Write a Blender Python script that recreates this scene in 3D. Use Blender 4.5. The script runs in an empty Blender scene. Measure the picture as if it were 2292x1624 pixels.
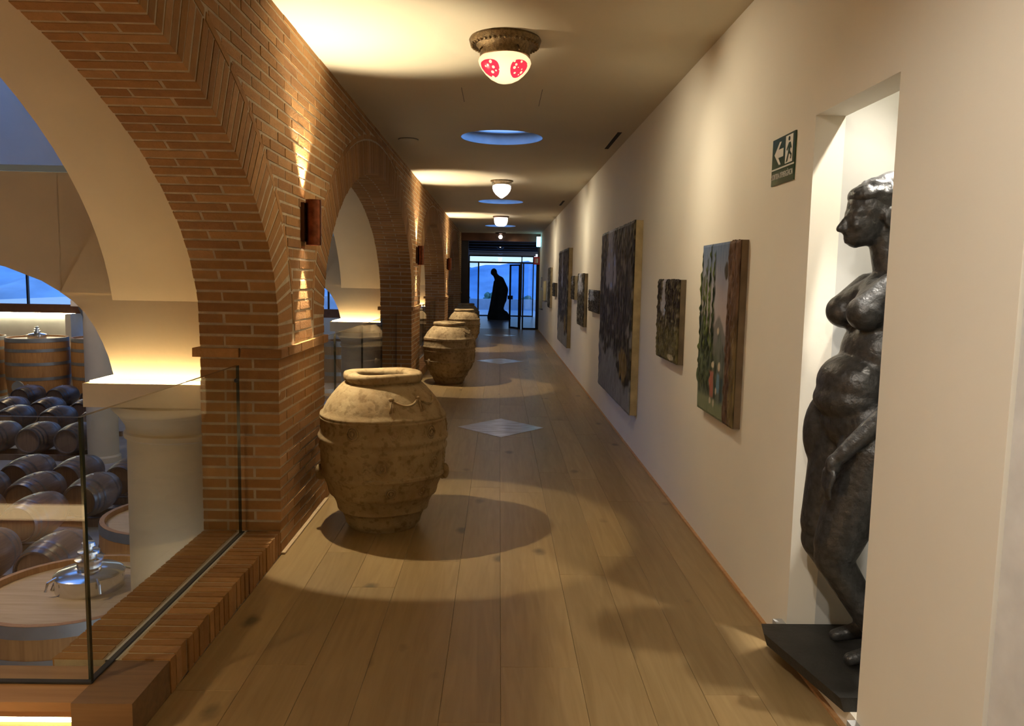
import bpy, bmesh, math, random
import numpy as np
from mathutils import Vector, Matrix, Euler
PI = math.pi
random.seed(7)
S = bpy.context.scene
C = S.collection

# ------------------------------------------------------------------ camera
cam_d = bpy.data.cameras.new('camera'); cam = bpy.data.objects.new('camera', cam_d); C.objects.link(cam)
cam_d.sensor_fit = 'HORIZONTAL'; cam_d.sensor_width = 36.0
FPX = 1750.0; cam_d.lens = FPX/2292*36.0
cam_d.clip_start = 0.05; cam_d.clip_end = 1200
def cam_matrix(vp=(1118, 625), roll=1.07, eye=(0, 0, 1.55)):
    cx, cy = 1146., 812.
    fy = Vector((vp[0]-cx, vp[1]-cy, FPX)).normalized()
    ax = -math.tan(math.radians(roll))*FPX*FPX/(cy-vp[1])
    ay = -(fy.x*ax+fy.z*FPX)/fy.y
    dn = Vector((ax, ay, FPX)).normalized()
    rt = dn.cross(fy)
    rows = (rt, fy, -dn)                       # world axes seen from the camera (x right, y down, z forward)
    m = Matrix.Identity(4)
    for i in range(3):
        m[i][0] = rows[i].x; m[i][1] = -rows[i].y; m[i][2] = -rows[i].z; m[i][3] = eye[i]
    return m
cam.matrix_world = cam_matrix()
S.camera = cam

# ------------------------------------------------------------------ world: a blue dusk sky, paler at the horizon
W = bpy.data.worlds.new('dusk_sky'); S.world = W; W.use_nodes = True
nt = W.node_tree; nt.nodes.clear()
wo = nt.nodes.new('ShaderNodeOutputWorld'); bg = nt.nodes.new('ShaderNodeBackground')
tc = nt.nodes.new('ShaderNodeTexCoord'); sp = nt.nodes.new('ShaderNodeSeparateXYZ'); rp = nt.nodes.new('ShaderNodeValToRGB')
nt.links.new(tc.outputs['Generated'], sp.inputs[0]); nt.links.new(sp.outputs['Z'], rp.inputs[0])
nt.links.new(rp.outputs[0], bg.inputs[0]); nt.links.new(bg.outputs[0], wo.inputs[0])
e = rp.color_ramp.elements
e[0].position = 0.0; e[0].color = (1.15, 1.25, 1.4, 1)
e[1].position = 0.6; e[1].color = (0.19, 0.52, 1.55, 1)
k = e.new(0.08); k.color = (0.75, 0.95, 1.25, 1)
k = e.new(0.25); k.color = (0.28, 0.64, 1.55, 1)
bg.inputs[1].default_value = 0.75

# ------------------------------------------------------------------ exposure
vs = S.view_settings
vs.view_transform = 'Standard'; vs.look = 'None'; vs.gamma = 1.0; vs.use_curve_mapping = False
vs.exposure = 0.58

# light levels used by the lamp builders below
L_SCONCE_UP, L_SCONCE_DN = 95.0, 66.0
L_ROOM, L_LAMP, L_LED, L_NICHE, L_SLOT = 26.0, 4.0, 28.0, 95.0, 22.0
WARM = (1.0, 0.74, 0.42); WARM2 = (1.0, 0.85, 0.60)

# ------------------------------------------------------------------ dimensions
XL, XB, XR, H = -1.193, -1.62, 1.245, 2.955      # corridor face, back of the brick wall, right wall, ceiling
PITCH = 6.47
A_, B_, Z0 = 2.68, 1.28, 1.26                    # arch: half span, rise, spring height
PIERS = [(-2.22, -1.11), (4.25, 5.36), (10.72, 11.83), (17.19, 18.30), (23.66, 24.80)]
ARCHC = [1.57, 8.04, 14.51, 20.98]
YEND = 24.70

# ------------------------------------------------------------------ materials
MAT = {}
def mk(name):
    m = bpy.data.materials.new(name); m.use_nodes = True; MAT[name] = m
    n = m.node_tree; b = n.nodes['Principled BSDF']
    return m, n, b
def N(n, t, **kw):
    x = n.nodes.new(t)
    for k_, v in kw.items(): setattr(x, k_, v)
    return x
def plain(name, col, rough=0.6, metal=0.0, var=0.12, scale=6.0, bump=0.0, bscale=60.0, spec=0.5, coords='pos', stretch=(1, 1, 1)):
    m, n, b = mk(name)
    src = N(n, 'ShaderNodeNewGeometry').outputs['Position'] if coords == 'pos' else N(n, 'ShaderNodeTexCoord').outputs['Object']
    mp = N(n, 'ShaderNodeMapping'); mp.inputs['Scale'].default_value = stretch; n.links.new(src, mp.inputs[0])
    nz = N(n, 'ShaderNodeTexNoise'); nz.inputs['Scale'].default_value = scale; nz.inputs['Detail'].default_value = 5
    n.links.new(mp.outputs[0], nz.inputs['Vector'])
    r = N(n, 'ShaderNodeValToRGB'); n.links.new(nz.outputs['Fac'], r.inputs[0])
    lo = tuple(max(0, c*(1-var)) for c in col); hi = tuple(min(1, c*(1+var)) for c in col)
    r.color_ramp.elements[0].color = (*lo, 1); r.color_ramp.elements[1].color = (*hi, 1)
    r.color_ramp.elements[0].position = .3; r.color_ramp.elements[1].position = .7
    n.links.new(r.outputs[0], b.inputs['Base Color'])
    b.inputs['Roughness'].default_value = rough; b.inputs['Metallic'].default_value = metal
    b.inputs['Specular IOR Level'].default_value = spec
    if bump:
        n2 = N(n, 'ShaderNodeTexNoise'); n2.inputs['Scale'].default_value = bscale; n2.inputs['Detail'].default_value = 4
        n.links.new(mp.outputs[0], n2.inputs['Vector'])
        bp = N(n, 'ShaderNodeBump'); bp.inputs['Strength'].default_value = bump; bp.inputs['Distance'].default_value = .01
        n.links.new(n2.outputs['Fac'], bp.inputs['Height']); n.links.new(bp.outputs[0], b.inputs['Normal'])
    return m
def emit(name, col, strength):
    m, n, b = mk(name)
    b.inputs['Base Color'].default_value = (*col, 1); b.inputs['Emission Color'].default_value = (*col, 1)
    b.inputs['Emission Strength'].default_value = strength; b.inputs['Roughness'].default_value = .5
    return m
def glass(name, tint=(0.93, 0.97, 0.95), ior=1.45, rough=0.0):
    m, n, b = mk(name); n.nodes.remove(b)
    out = n.nodes['Material Output']
    tr = N(n, 'ShaderNodeBsdfTransparent'); tr.inputs[0].default_value = (*tint, 1)
    gl = N(n, 'ShaderNodeBsdfGlossy'); gl.inputs['Roughness'].default_value = rough
    fr = N(n, 'ShaderNodeFresnel'); gg = N(n, 'ShaderNodeNewGeometry')      # same reflectance on the way in and on the way out
    mr = N(n, 'ShaderNodeMapRange'); mr.inputs['To Min'].default_value = ior; mr.inputs['To Max'].default_value = 1/ior
    n.links.new(gg.outputs['Backfacing'], mr.inputs['Value']); n.links.new(mr.outputs[0], fr.inputs[0])
    mx = N(n, 'ShaderNodeMixShader')
    n.links.new(fr.outputs[0], mx.inputs[0]); n.links.new(tr.outputs[0], mx.inputs[1]); n.links.new(gl.outputs[0], mx.inputs[2])
    n.links.new(mx.outputs[0], out.inputs[0])
    return m

# brick: every brick its own tone (object random, or a per-face value where bricks are joined)
def brick_mat():
    m, n, b = mk('brick')
    oi = N(n, 'ShaderNodeObjectInfo'); at = N(n, 'ShaderNodeAttribute', attribute_name='tone')
    ad = N(n, 'ShaderNodeMath', operation='ADD'); n.links.new(oi.outputs['Random'], ad.inputs[0]); n.links.new(at.outputs['Fac'], ad.inputs[1])
    fr = N(n, 'ShaderNodeMath', operation='FRACT'); n.links.new(ad.outputs[0], fr.inputs[0])
    r = N(n, 'ShaderNodeValToRGB'); n.links.new(fr.outputs[0], r.inputs[0])
    el = r.color_ramp.elements
    el[0].position = 0; el[0].color = (.31, .155, .055, 1); el[1].position = 1; el[1].color = (.40, .22, .09, 1)
    for p, c in ((.3, (.355, .18, .06)), (.55, (.285, .138, .05)), (.8, (.42, .22, .078))):
        q = el.new(p); q.color = (*c, 1)
    g = N(n, 'ShaderNodeNewGeometry'); nz = N(n, 'ShaderNodeTexNoise'); nz.inputs['Scale'].default_value = 22; nz.inputs['Detail'].default_value = 6
    n.links.new(g.outputs['Position'], nz.inputs['Vector'])
    mx = N(n, 'ShaderNodeMix', data_type='RGBA', blend_type='MULTIPLY'); mx.inputs['Factor'].default_value = .55
    n.links.new(r.outputs[0], mx.inputs['A']); n.links.new(nz.outputs['Color'], mx.inputs['B'])
    hs = N(n, 'ShaderNodeHueSaturation'); hs.inputs['Saturation'].default_value = .0; n.links.new(nz.outputs['Color'], hs.inputs['Color'])
    br = N(n, 'ShaderNodeBrightContrast'); br.inputs['Bright'].default_value = .35; n.links.new(hs.outputs[0], br.inputs[0])
    n.links.new(br.outputs[0], mx.inputs['B']); n.links.new(mx.outputs['Result'], b.inputs['Base Color'])
    b.inputs['Roughness'].default_value = .85; b.inputs['Specular IOR Level'].default_value = .25
    n2 = N(n, 'ShaderNodeTexNoise'); n2.inputs['Scale'].default_value = 90; n2.inputs['Detail'].default_value = 5; n.links.new(g.outputs['Position'], n2.inputs['Vector'])
    bp = N(n, 'ShaderNodeBump'); bp.inputs['Strength'].default_value = .5; bp.inputs['Distance'].default_value = .006
    n.links.new(n2.outputs['Fac'], bp.inputs['Height']); n.links.new(bp.outputs[0], b.inputs['Normal'])
brick_mat()
plain('mortar', (.46, .365, .235), .95, var=.15, scale=15, bump=.5, bscale=120)

def wood_mat(name, cols, rough=.42, scale=1.0, knots=True, axis='Y', spec=.4):
    m, n, b = mk(name)
    g = N(n, 'ShaderNodeNewGeometry'); oi = N(n, 'ShaderNodeObjectInfo')
    ml = N(n, 'ShaderNodeMath', operation='MULTIPLY'); ml.inputs[1].default_value = 37.0; n.links.new(oi.outputs['Random'], ml.inputs[0])
    cb = N(n, 'ShaderNodeCombineXYZ')
    for i in range(3): n.links.new(ml.outputs[0], cb.inputs[i])
    av = N(n, 'ShaderNodeVectorMath', operation='ADD'); n.links.new(g.outputs['Position'], av.inputs[0]); n.links.new(cb.outputs[0], av.inputs[1])
    mp = N(n, 'ShaderNodeMapping')
    sc = {'Y': (14, 1.0, 14), 'X': (1.0, 14, 14), 'Z': (14, 14, 1.0)}[axis]
    mp.inputs['Scale'].default_value = tuple(s*scale for s in sc); n.links.new(av.outputs[0], mp.inputs[0])
    nz = N(n, 'ShaderNodeTexNoise'); nz.inputs['Scale'].default_value = 1.6; nz.inputs['Detail'].default_value = 7; nz.inputs['Distortion'].default_value = 1.2
    n.links.new(mp.outputs[0], nz.inputs['Vector'])
    r = N(n, 'ShaderNodeValToRGB'); n.links.new(nz.outputs['Fac'], r.inputs[0])
    el = r.color_ramp.elements
    el[0].position = .28; el[0].color = (*cols[0], 1); el[1].position = .72; el[1].color = (*cols[1], 1)
    last = r.outputs[0]
    # plank to plank tone
    hs = N(n, 'ShaderNodeHueSaturation'); n.links.new(last, hs.inputs['Color'])
    mr = N(n, 'ShaderNodeMapRange'); mr.inputs['To Min'].default_value = .86; mr.inputs['To Max'].default_value = 1.12
    n.links.new(oi.outputs['Random'], mr.inputs['Value']); n.links.new(mr.outputs[0], hs.inputs['Value'])
    last = hs.outputs[0]
    if knots:
        mk2 = N(n, 'ShaderNodeMapping'); mk2.inputs['Scale'].default_value = (3.0, 1.7, 3.0); n.links.new(av.outputs[0], mk2.inputs[0])
        vo = N(n, 'ShaderNodeTexVoronoi'); vo.inputs['Scale'].default_value = 1.0; n.links.new(mk2.outputs[0], vo.inputs['Vector'])
        nk = N(n, 'ShaderNodeTexNoise'); nk.inputs['Scale'].default_value = 16; nk.inputs['Detail'].default_value = 3; n.links.new(av.outputs[0], nk.inputs['Vector'])
        ma = N(n, 'ShaderNodeMath', operation='MULTIPLY_ADD'); ma.inputs[1].default_value = .09; n.links.new(nk.outputs['Fac'], ma.inputs[0]); n.links.new(vo.outputs['Distance'], ma.inputs[2])
        kr = N(n, 'ShaderNodeValToRGB'); n.links.new(ma.outputs[0], kr.inputs[0])
        kr.color_ramp.elements[0].position = .10; kr.color_ramp.elements[0].color = (.16, .16, .16, 1)
        kr.color_ramp.elements[1].position = .185; kr.color_ramp.elements[1].color = (1, 1, 1, 1)
        mx = N(n, 'ShaderNodeMix', data_type='RGBA', blend_type='MULTIPLY'); mx.inputs['Factor'].default_value = .8
        n.links.new(last, mx.inputs['A']); n.links.new(kr.outputs[0], mx.inputs['B']); last = mx.outputs['Result']
    n.links.new(last, b.inputs['Base Color'])
    b.inputs['Roughness'].default_value = rough; b.inputs['Specular IOR Level'].default_value = spec
    bp = N(n, 'ShaderNodeBump'); bp.inputs['Strength'].default_value = .12; bp.inputs['Distance'].default_value = .003
    n.links.new(nz.outputs['Fac'], bp.inputs['Height']); n.links.new(bp.outputs[0], b.inputs['Normal'])
wood_mat('oak_floor', ((.255, .168, .070), (.335, .232, .108)), rough=.36)
wood_mat('oak_trim', ((.36, .19, .075), (.50, .29, .13)), rough=.5, knots=False, axis='X')
wood_mat('oak_dark', ((.17, .095, .042), (.25, .145, .065)), rough=.5, knots=False, axis='X')
wood_mat('vat_wood', ((.34, .16, .055), (.50, .26, .09)), rough=.5, knots=False, axis='Z')
wood_mat('vat_lid', ((.50, .36, .19), (.66, .50, .30)), rough=.5, knots=False, axis='X')
wood_mat('barrel_wood', ((.10, .07, .055), (.16, .115, .09)), rough=.32, knots=False, axis='Y')
wood_mat('barrel_head', ((.16, .095, .055), (.23, .14, .08)), rough=.5, knots=False, axis='Z')

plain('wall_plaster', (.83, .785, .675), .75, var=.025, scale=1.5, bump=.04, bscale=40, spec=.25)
plain('ceiling_plaster', (.62, .55, .41), .8, var=.02, scale=1.2, spec=.2)
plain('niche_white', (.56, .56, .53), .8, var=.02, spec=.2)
plain('cream_plaster', (.60, .50, .345), .9, var=.05, scale=2.5, bump=.12, bscale=25, spec=.2)
plain('cellar_plaster', (.60, .58, .53), .9, var=.06, scale=2.0, bump=.1, bscale=20, spec=.2)
plain('stone_floor', (.30, .29, .27), .6, var=.15, scale=3)
plain('terrace_stone', (.60, .61, .63), .3, var=.1, scale=3)
plain('copper', (.21, .065, .03), .32, metal=1.0, var=.3, scale=30)
plain('bronze_dark', (.10, .045, .025), .4, metal=.9, var=.2)
plain('brass_old', (.17, .115, .055), .45, metal=.85, var=.4, scale=60, bump=.4, bscale=160)
plain('steel', (.72, .70, .66), .16, metal=1.0, var=.05)
plain('barrel_hoop', (.13, .13, .135), .35, metal=.8, var=.2)
plain('zinc_hoop', (.33, .34, .34), .45, metal=.75, var=.1)
plain('statue_bronze', (.062, .061, .06), .42, metal=.6, var=.35, scale=35, bump=.55, bscale=38, spec=.6)
plain('slab_black', (.022, .021, .019), .55, var=.3, scale=20, bump=.2)
plain('block_grey', (.34, .34, .33), .7)
plain('stone_dark', (.05, .055, .06), .7, var=.2, scale=8)
plain('frame_black', (.012, .012, .014), .45)
plain('beam_brown', (.14, .06, .03), .6, var=.2, scale=5)
plain('dark_wall', (.045, .042, .045), .6)
plain('white_paint', (.75, .75, .73), .6)
plain('black_slot', (.006, .006, .006), .8)
plain('grey_channel', (.62, .62, .56), .5, var=.05)
plain('foliage', (.16, .30, .20), .9, var=.4, scale=4)
plain('hill', (.42, .58, .72), 1.0, var=.25, scale=.06, spec=0)  # blue distance haze is put into the hill colour
plain('far_white', (.75, .75, .75), .9)
plain('red_sign', (.55, .035, .03), .5)
plain('sign_white', (.72, .68, .60), .5, var=.03)
plain('candle', (.85, .80, .52), .5, var=.05)
plain('rubber', (.02, .02, .02), .6)
glass('pane', (.96, .98, .965)); glass('door_pane', (.80, .90, .96))
glass('crystal', (.95, .95, .95), ior=1.6, rough=.05)
m_, n_, b_ = mk('glass_edge'); b_.inputs['Base Color'].default_value = (.006, .02, .016, 1); b_.inputs['Roughness'].default_value = .15
emit('led_warm', (1.0, .74, .38), L_LED)
emit('led_stair', (1.0, .82, .45), 20.0)
emit('led_riser', (1.0, .70, .36), 4.0)
emit('led_cool', (1.0, .92, .62), 40.0)
emit('lamp_white', (1.0, .90, .80), L_LAMP)
emit('lamp_bulb', (1.0, .88, .70), 30.0)
emit('exit_glow', (.30, .78, 1.0), 5.0)
def sign_mat():
    m, n, b = mk('sign_green')
    b.inputs['Base Color'].default_value = (.022, .06, .022, 1); b.inputs['Roughness'].default_value = .22
    return m
sign_mat()
def red_glass():
    # etched white bowl with ruby panels, lit from inside
    m, n, b = mk('ruby_bowl')
    t = N(n, 'ShaderNodeTexCoord'); s = N(n, 'ShaderNodeSeparateXYZ'); n.links.new(t.outputs['Object'], s.inputs[0])
    at = N(n, 'ShaderNodeMath', operation='ARCTAN2'); n.links.new(s.outputs['Y'], at.inputs[0]); n.links.new(s.outputs['X'], at.inputs[1])
    m4 = N(n, 'ShaderNodeMath', operation='MULTIPLY'); m4.inputs[1].default_value = 2.0; n.links.new(at.outputs[0], m4.inputs[0])
    sn = N(n, 'ShaderNodeMath', operation='SINE'); n.links.new(m4.outputs[0], sn.inputs[0])
    # vertical band of the panels
    mz = N(n, 'ShaderNodeMapRange'); mz.inputs['From Min'].default_value = -.255; mz.inputs['From Max'].default_value = -.125
    n.links.new(s.outputs['Z'], mz.inputs['Value'])
    pz = N(n, 'ShaderNodeMath', operation='MULTIPLY'); pz.inputs[1].default_value = PI; n.links.new(mz.outputs[0], pz.inputs[0])
    sz = N(n, 'ShaderNodeMath', operation='SINE'); n.links.new(pz.outputs[0], sz.inputs[0])
    pr = N(n, 'ShaderNodeMath', operation='MULTIPLY'); n.links.new(sn.outputs[0], pr.inputs[0]); n.links.new(sz.outputs[0], pr.inputs[1])
    gt = N(n, 'ShaderNodeMath', operation='GREATER_THAN'); gt.inputs[1].default_value = .50; ab = N(n, 'ShaderNodeMath', operation='ABSOLUTE'); n.links.new(pr.outputs[0], ab.inputs[0]); n.links.new(ab.outputs[0], gt.inputs[0])
    vo = N(n, 'ShaderNodeTexVoronoi'); vo.inputs['Scale'].default_value = 34; n.links.new(t.outputs['Object'], vo.inputs['Vector'])
    g2 = N(n, 'ShaderNodeMath', operation='GREATER_THAN'); g2.inputs[1].default_value = .33; n.links.new(vo.outputs['Distance'], g2.inputs[0])
    ml = N(n, 'ShaderNodeMath', operation='MULTIPLY'); n.links.new(gt.outputs[0], ml.inputs[0]); n.links.new(g2.outputs[0], ml.inputs[1])
    mx = N(n, 'ShaderNodeMix', data_type='RGBA'); n.links.new(ml.outputs[0], mx.inputs['Factor'])
    mx.inputs['A'].default_value = (1, .82, .60, 1); mx.inputs['B'].default_value = (.75, .03, .08, 1)
    n.links.new(mx.outputs['Result'], b.inputs['Base Color']); n.links.new(mx.outputs['Result'], b.inputs['Emission Color'])
    b.inputs['Emission Strength'].default_value = .10; b.inputs['Roughness'].default_value = .25
    tl = N(n, 'ShaderNodeBsdfTranslucent'); n.links.new(mx.outputs['Result'], tl.inputs['Color'])
    ms = N(n, 'ShaderNodeMixShader'); ms.inputs[0].default_value = .7
    n.links.new(b.outputs[0], ms.inputs[1]); n.links.new(tl.outputs[0], ms.inputs[2]); n.links.new(ms.outputs[0], n.nodes['Material Output'].inputs[0])
red_glass()
def terracotta(name, a, b2, seed):
    m, n, b = mk(name)
    t = N(n, 'ShaderNodeTexCoord'); mp = N(n, 'ShaderNodeMapping'); mp.inputs['Location'].default_value = (seed, seed*2, seed*3)
    n.links.new(t.outputs['Object'], mp.inputs[0])
    nz = N(n, 'ShaderNodeTexNoise'); nz.inputs['Scale'].default_value = 5; nz.inputs['Detail'].default_value = 8; nz.inputs['Roughness'].default_value = .65
    n.links.new(mp.outputs[0], nz.inputs['Vector'])
    r = N(n, 'ShaderNodeValToRGB'); n.links.new(nz.outputs['Fac'], r.inputs[0])
    r.color_ramp.elements[0].position = .32; r.color_ramp.elements[0].color = (*a, 1)
    r.color_ramp.elements[1].position = .6; r.color_ramp.elements[1].color = (*b2, 1)
    n3 = N(n, 'ShaderNodeTexNoise'); n3.inputs['Scale'].default_value = 26; n3.inputs['Detail'].default_value = 4; n.links.new(mp.outputs[0], n3.inputs['Vector'])
    r3 = N(n, 'ShaderNodeValToRGB'); n.links.new(n3.outputs['Fac'], r3.inputs[0])
    r3.color_ramp.elements[0].position = .36; r3.color_ramp.elements[0].color = (.6, .55, .5, 1); r3.color_ramp.elements[1].position = .47; r3.color_ramp.elements[1].color = (1, 1, 1, 1)
    mx = N(n, 'ShaderNodeMix', data_type='RGBA', blend_type='MULTIPLY'); mx.inputs['Factor'].default_value = .7
    n.links.new(r.outputs[0], mx.inputs['A']); n.links.new(r3.outputs[0], mx.inputs['B']); n.links.new(mx.outputs['Result'], b.inputs['Base Color'])
    b.inputs['Roughness'].default_value = .9; b.inputs['Specular IOR Level'].default_value = .2
    bp = N(n, 'ShaderNodeBump'); bp.inputs['Strength'].default_value = .45; bp.inputs['Distance'].default_value = .01
    n.links.new(n3.outputs['Fac'], bp.inputs['Height']); n.links.new(bp.outputs[0], b.inputs['Normal'])
terracotta('terracotta_a', (.235, .155, .072), (.34, .252, .135), 1.0)
terracotta('terracotta_b', (.17, .115, .06), (.34, .25, .14), 4.0)
def paint_mat():
    m, n, b = mk('oil_paint')
    a = N(n, 'ShaderNodeAttribute', attribute_name='paint'); n.links.new(a.outputs['Color'], b.inputs['Base Color'])
    b.inputs['Roughness'].default_value = .55; b.inputs['Specular IOR Level'].default_value = .15
paint_mat()
def marble():
    m, n, b = mk('pale_marble')
    g = N(n, 'ShaderNodeNewGeometry'); mp = N(n, 'ShaderNodeMapping'); mp.inputs['Scale'].default_value = (1.2, 5.5, 1); n.links.new(g.outputs['Position'], mp.inputs[0])
    nz = N(n, 'ShaderNodeTexNoise'); nz.inputs['Scale'].default_value = 2.4; nz.inputs['Detail'].default_value = 7; nz.inputs['Distortion'].default_value = 1.5; n.links.new(mp.outputs[0], nz.inputs['Vector'])
    r = N(n, 'ShaderNodeValToRGB'); n.links.new(nz.outputs['Fac'], r.inputs[0])
    r.color_ramp.elements[0].position = .35; r.color_ramp.elements[0].color = (.56, .55, .52, 1)
    r.color_ramp.elements[1].position = .62; r.color_ramp.elements[1].color = (.82, .85, .88, 1)
    n.links.new(r.outputs[0], b.inputs['Base Color']); b.inputs['Roughness'].default_value = .22
marble()

# ------------------------------------------------------------------ mesh helpers
class MB:
    def __init__(s): s.v = []; s.f = []; s.mi = []; s.tone = []
    def add(s, vs_, fs, mi=0, tone=0.0):
        o = len(s.v); s.v += [tuple(p) for p in vs_]
        for f in fs: s.f.append(tuple(i+o for i in f)); s.mi.append(mi); s.tone.append(tone)
        return s
    def box(s, x0, x1, y0, y1, z0, z1, mi=0):
        return s.add([(x0,y0,z0),(x1,y0,z0),(x1,y1,z0),(x0,y1,z0),(x0,y0,z1),(x1,y0,z1),(x1,y1,z1),(x0,y1,z1)],
                     [(0,3,2,1),(4,5,6,7),(0,1,5,4),(1,2,6,5),(2,3,7,6),(3,0,4,7)], mi)
    def hexa(s, p, mi=0, tone=0.0):
        return s.add(p, [(0,3,2,1),(4,5,6,7),(0,1,5,4),(1,2,6,5),(2,3,7,6),(3,0,4,7)], mi, tone)
    def lathe(s, prof, seg=32, c=(0,0,0), axis='Z', mi=0, cap=False):
        vs_ = []; n = len(prof)
        for i in range(seg):
            a = 2*PI*i/seg; ca, sa = math.cos(a), math.sin(a)
            for (r, z) in prof:
                if axis == 'Z': vs_.append((c[0]+r*ca, c[1]+r*sa, c[2]+z))
                elif axis == 'Y': vs_.append((c[0]+r*ca, c[1]+z, c[2]-r*sa))
                else: vs_.append((c[0]+z, c[1]+r*ca, c[2]+r*sa))
        fs = []
        for i in range(seg):
            j = (i+1) % seg
            for k_ in range(n-1): fs.append((i*n+k_, j*n+k_, j*n+k_+1, i*n+k_+1))
        if cap:
            fs.append(tuple(i*n for i in range(seg))[::-1]); fs.append(tuple(i*n+n-1 for i in range(seg)))
        return s.add(vs_, fs, mi)
    def tube(s, pts, r, seg=8, mi=0, closed=False):
        pts = [Vector(p) for p in pts]; n = len(pts); vs_ = []
        rr = r if isinstance(r, (list, tuple)) else [r]*n
        up = Vector((0.13, 0.21, 0.97)).normalized()
        for i, p in enumerate(pts):
            if closed: t = pts[(i+1) % n]-pts[i-1]
            else: t = pts[min(i+1, n-1)]-pts[max(i-1, 0)]
            t.normalize(); a = t.cross(up)
            if a.length < 1e-3: a = t.cross(Vector((1, 0, 0)))
            a.normalize(); b = t.cross(a)
            for k_ in range(seg):
                w = 2*PI*k_/seg; vs_.append(tuple(p+(a*math.cos(w)+b*math.sin(w))*rr[i]))
        fs = []
        for i in range(n if closed else n-1):
            j = (i+1) % n
            for k_ in range(seg): fs.append((i*seg+k_, i*seg+(k_+1) % seg, j*seg+(k_+1) % seg, j*seg+k_))
        if not closed: fs.append(tuple(range(seg))[::-1]); fs.append(tuple((n-1)*seg+k_ for k_ in range(seg)))
        return s.add(vs_, fs, mi)
    def ball(s, c, r, seg=16, rings=10, mi=0):
        r = (r, r, r) if not isinstance(r, (tuple, list)) else r
        vs_ = [(c[0], c[1], c[2]+r[2])]
        for i in range(1, rings):
            th = PI*i/rings
            for k_ in range(seg):
                a = 2*PI*k_/seg; vs_.append((c[0]+r[0]*math.sin(th)*math.cos(a), c[1]+r[1]*math.sin(th)*math.sin(a), c[2]+r[2]*math.cos(th)))
        vs_.append((c[0], c[1], c[2]-r[2])); L = len(vs_)-1; fs = []
        for k_ in range(seg):
            fs.append((0, 1+k_, 1+(k_+1) % seg))
            fs.append((L, L-seg+(k_+1) % seg, L-seg+k_))
        for i in range(rings-2):
            for k_ in range(seg):
                a = 1+i*seg+k_; b = 1+i*seg+(k_+1) % seg; fs.append((a, a+seg, b+seg, b))
        return s.add(vs_, fs, mi)
    def mesh(s, name, mats):
        me = bpy.data.meshes.new(name); me.from_pydata(s.v, [], s.f)
        for m in ([mats] if isinstance(mats, str) else mats): me.materials.append(MAT[m])
        if any(s.mi): me.polygons.foreach_set('material_index', s.mi)
        if any(s.tone):
            a = me.attributes.new('tone', 'FLOAT', 'FACE'); a.data.foreach_set('value', s.tone)
        me.update(); return me
    def build(s, name, mats, parent=None, smooth=False, loc=None, recalc=False):
        me = s.mesh(name, mats)
        if recalc:
            bm = bmesh.new(); bm.from_mesh(me); bmesh.ops.recalc_face_normals(bm, faces=bm.faces); bm.to_mesh(me); bm.free()
        if smooth: me.polygons.foreach_set('use_smooth', [True]*len(me.polygons))
        return obj(name, me, parent, loc)
def obj(name, me, parent=None, loc=None):
    o = bpy.data.objects.new(name, me); C.objects.link(o)
    if parent: o.parent = parent
    if loc: o.location = loc
    return o
def tag(o, label=None, cat=None, group=None, kind=None):
    if label: o['label'] = label
    if cat: o['category'] = cat
    if group: o['group'] = group
    if kind: o['kind'] = kind
    return o
def thing(name, label, cat, loc=(0, 0, 0), rz=0, group=None):
    o = bpy.data.objects.new(name, None); C.objects.link(o); o.location = loc; o.rotation_euler = (0, 0, rz)
    o.empty_display_size = .1
    return tag(o, label, cat, group)
def copy_tree(o, parent=None):
    c = o.copy(); C.objects.link(c); c.parent = parent
    for ch in list(o.children): copy_tree(ch, c)
    return c
def smooth_by_angle(o, ang=40):
    me = o.data
    me.polygons.foreach_set('use_smooth', [True]*len(me.polygons))
    try: me.set_sharp_from_angle(angle=math.radians(ang))
    except Exception: pass
    return o
def spot(name, loc, direction, energy, color, size_deg, blend=.2, radius=.02, parent=None):
    d = bpy.data.lights.new(name, 'SPOT'); d.energy = energy; d.color = color; d.spot_size = math.radians(size_deg)
    d.spot_blend = blend; d.shadow_soft_size = radius
    o = bpy.data.objects.new(name, d); C.objects.link(o)
    q = Vector(direction).to_track_quat('-Z', 'Y')
    o.rotation_mode = 'QUATERNION'; o.rotation_quaternion = q; o.location = loc
    if parent: o.parent = parent
    return o
def point(name, loc, energy, color, radius=.05, parent=None):
    d = bpy.data.lights.new(name, 'POINT'); d.energy = energy; d.color = color; d.shadow_soft_size = radius
    o = bpy.data.objects.new(name, d); C.objects.link(o); o.location = loc
    if parent: o.parent = parent
    return o

# ================================================================== FLOOR
fl = MB().box(XL, XR, -4.0, YEND, -.20, -.022).build('floor', 'stone_dark'); tag(fl, kind='structure')
xs = [-1.193, -.95, -.72, -.50, -.19, .03, .345, .585, .80, 1.01, 1.245]
plank_cache = {}
def plank_mesh(w, l):
    key = (round(w, 3), round(l, 2))
    if key not in plank_cache:
        g = .0004; b = .0012; m = MB()
        x0, x1, y0, y1 = g, w-g, g, l-g
        m.add([(x0,y0,-.02),(x1,y0,-.02),(x1,y1,-.02),(x0,y1,-.02),(x0,y0,-b),(x1,y0,-b),(x1,y1,-b),(x0,y1,-b),
               (x0+b,y0+b,0),(x1-b,y0+b,0),(x1-b,y1-b,0),(x0+b,y1-b,0)],
              [(0,1,5,4),(1,2,6,5),(2,3,7,6),(3,0,4,7),(4,5,9,8),(5,6,10,9),(6,7,11,10),(7,4,8,11),(8,9,10,11)])
        plank_cache[key] = m.mesh('plank', 'oak_floor')
    return plank_cache[key]
ends = {1: [4.3], 7: [4.28], 3: [4.17], 4: [5.72]}
rnd = random.Random(3)
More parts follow.
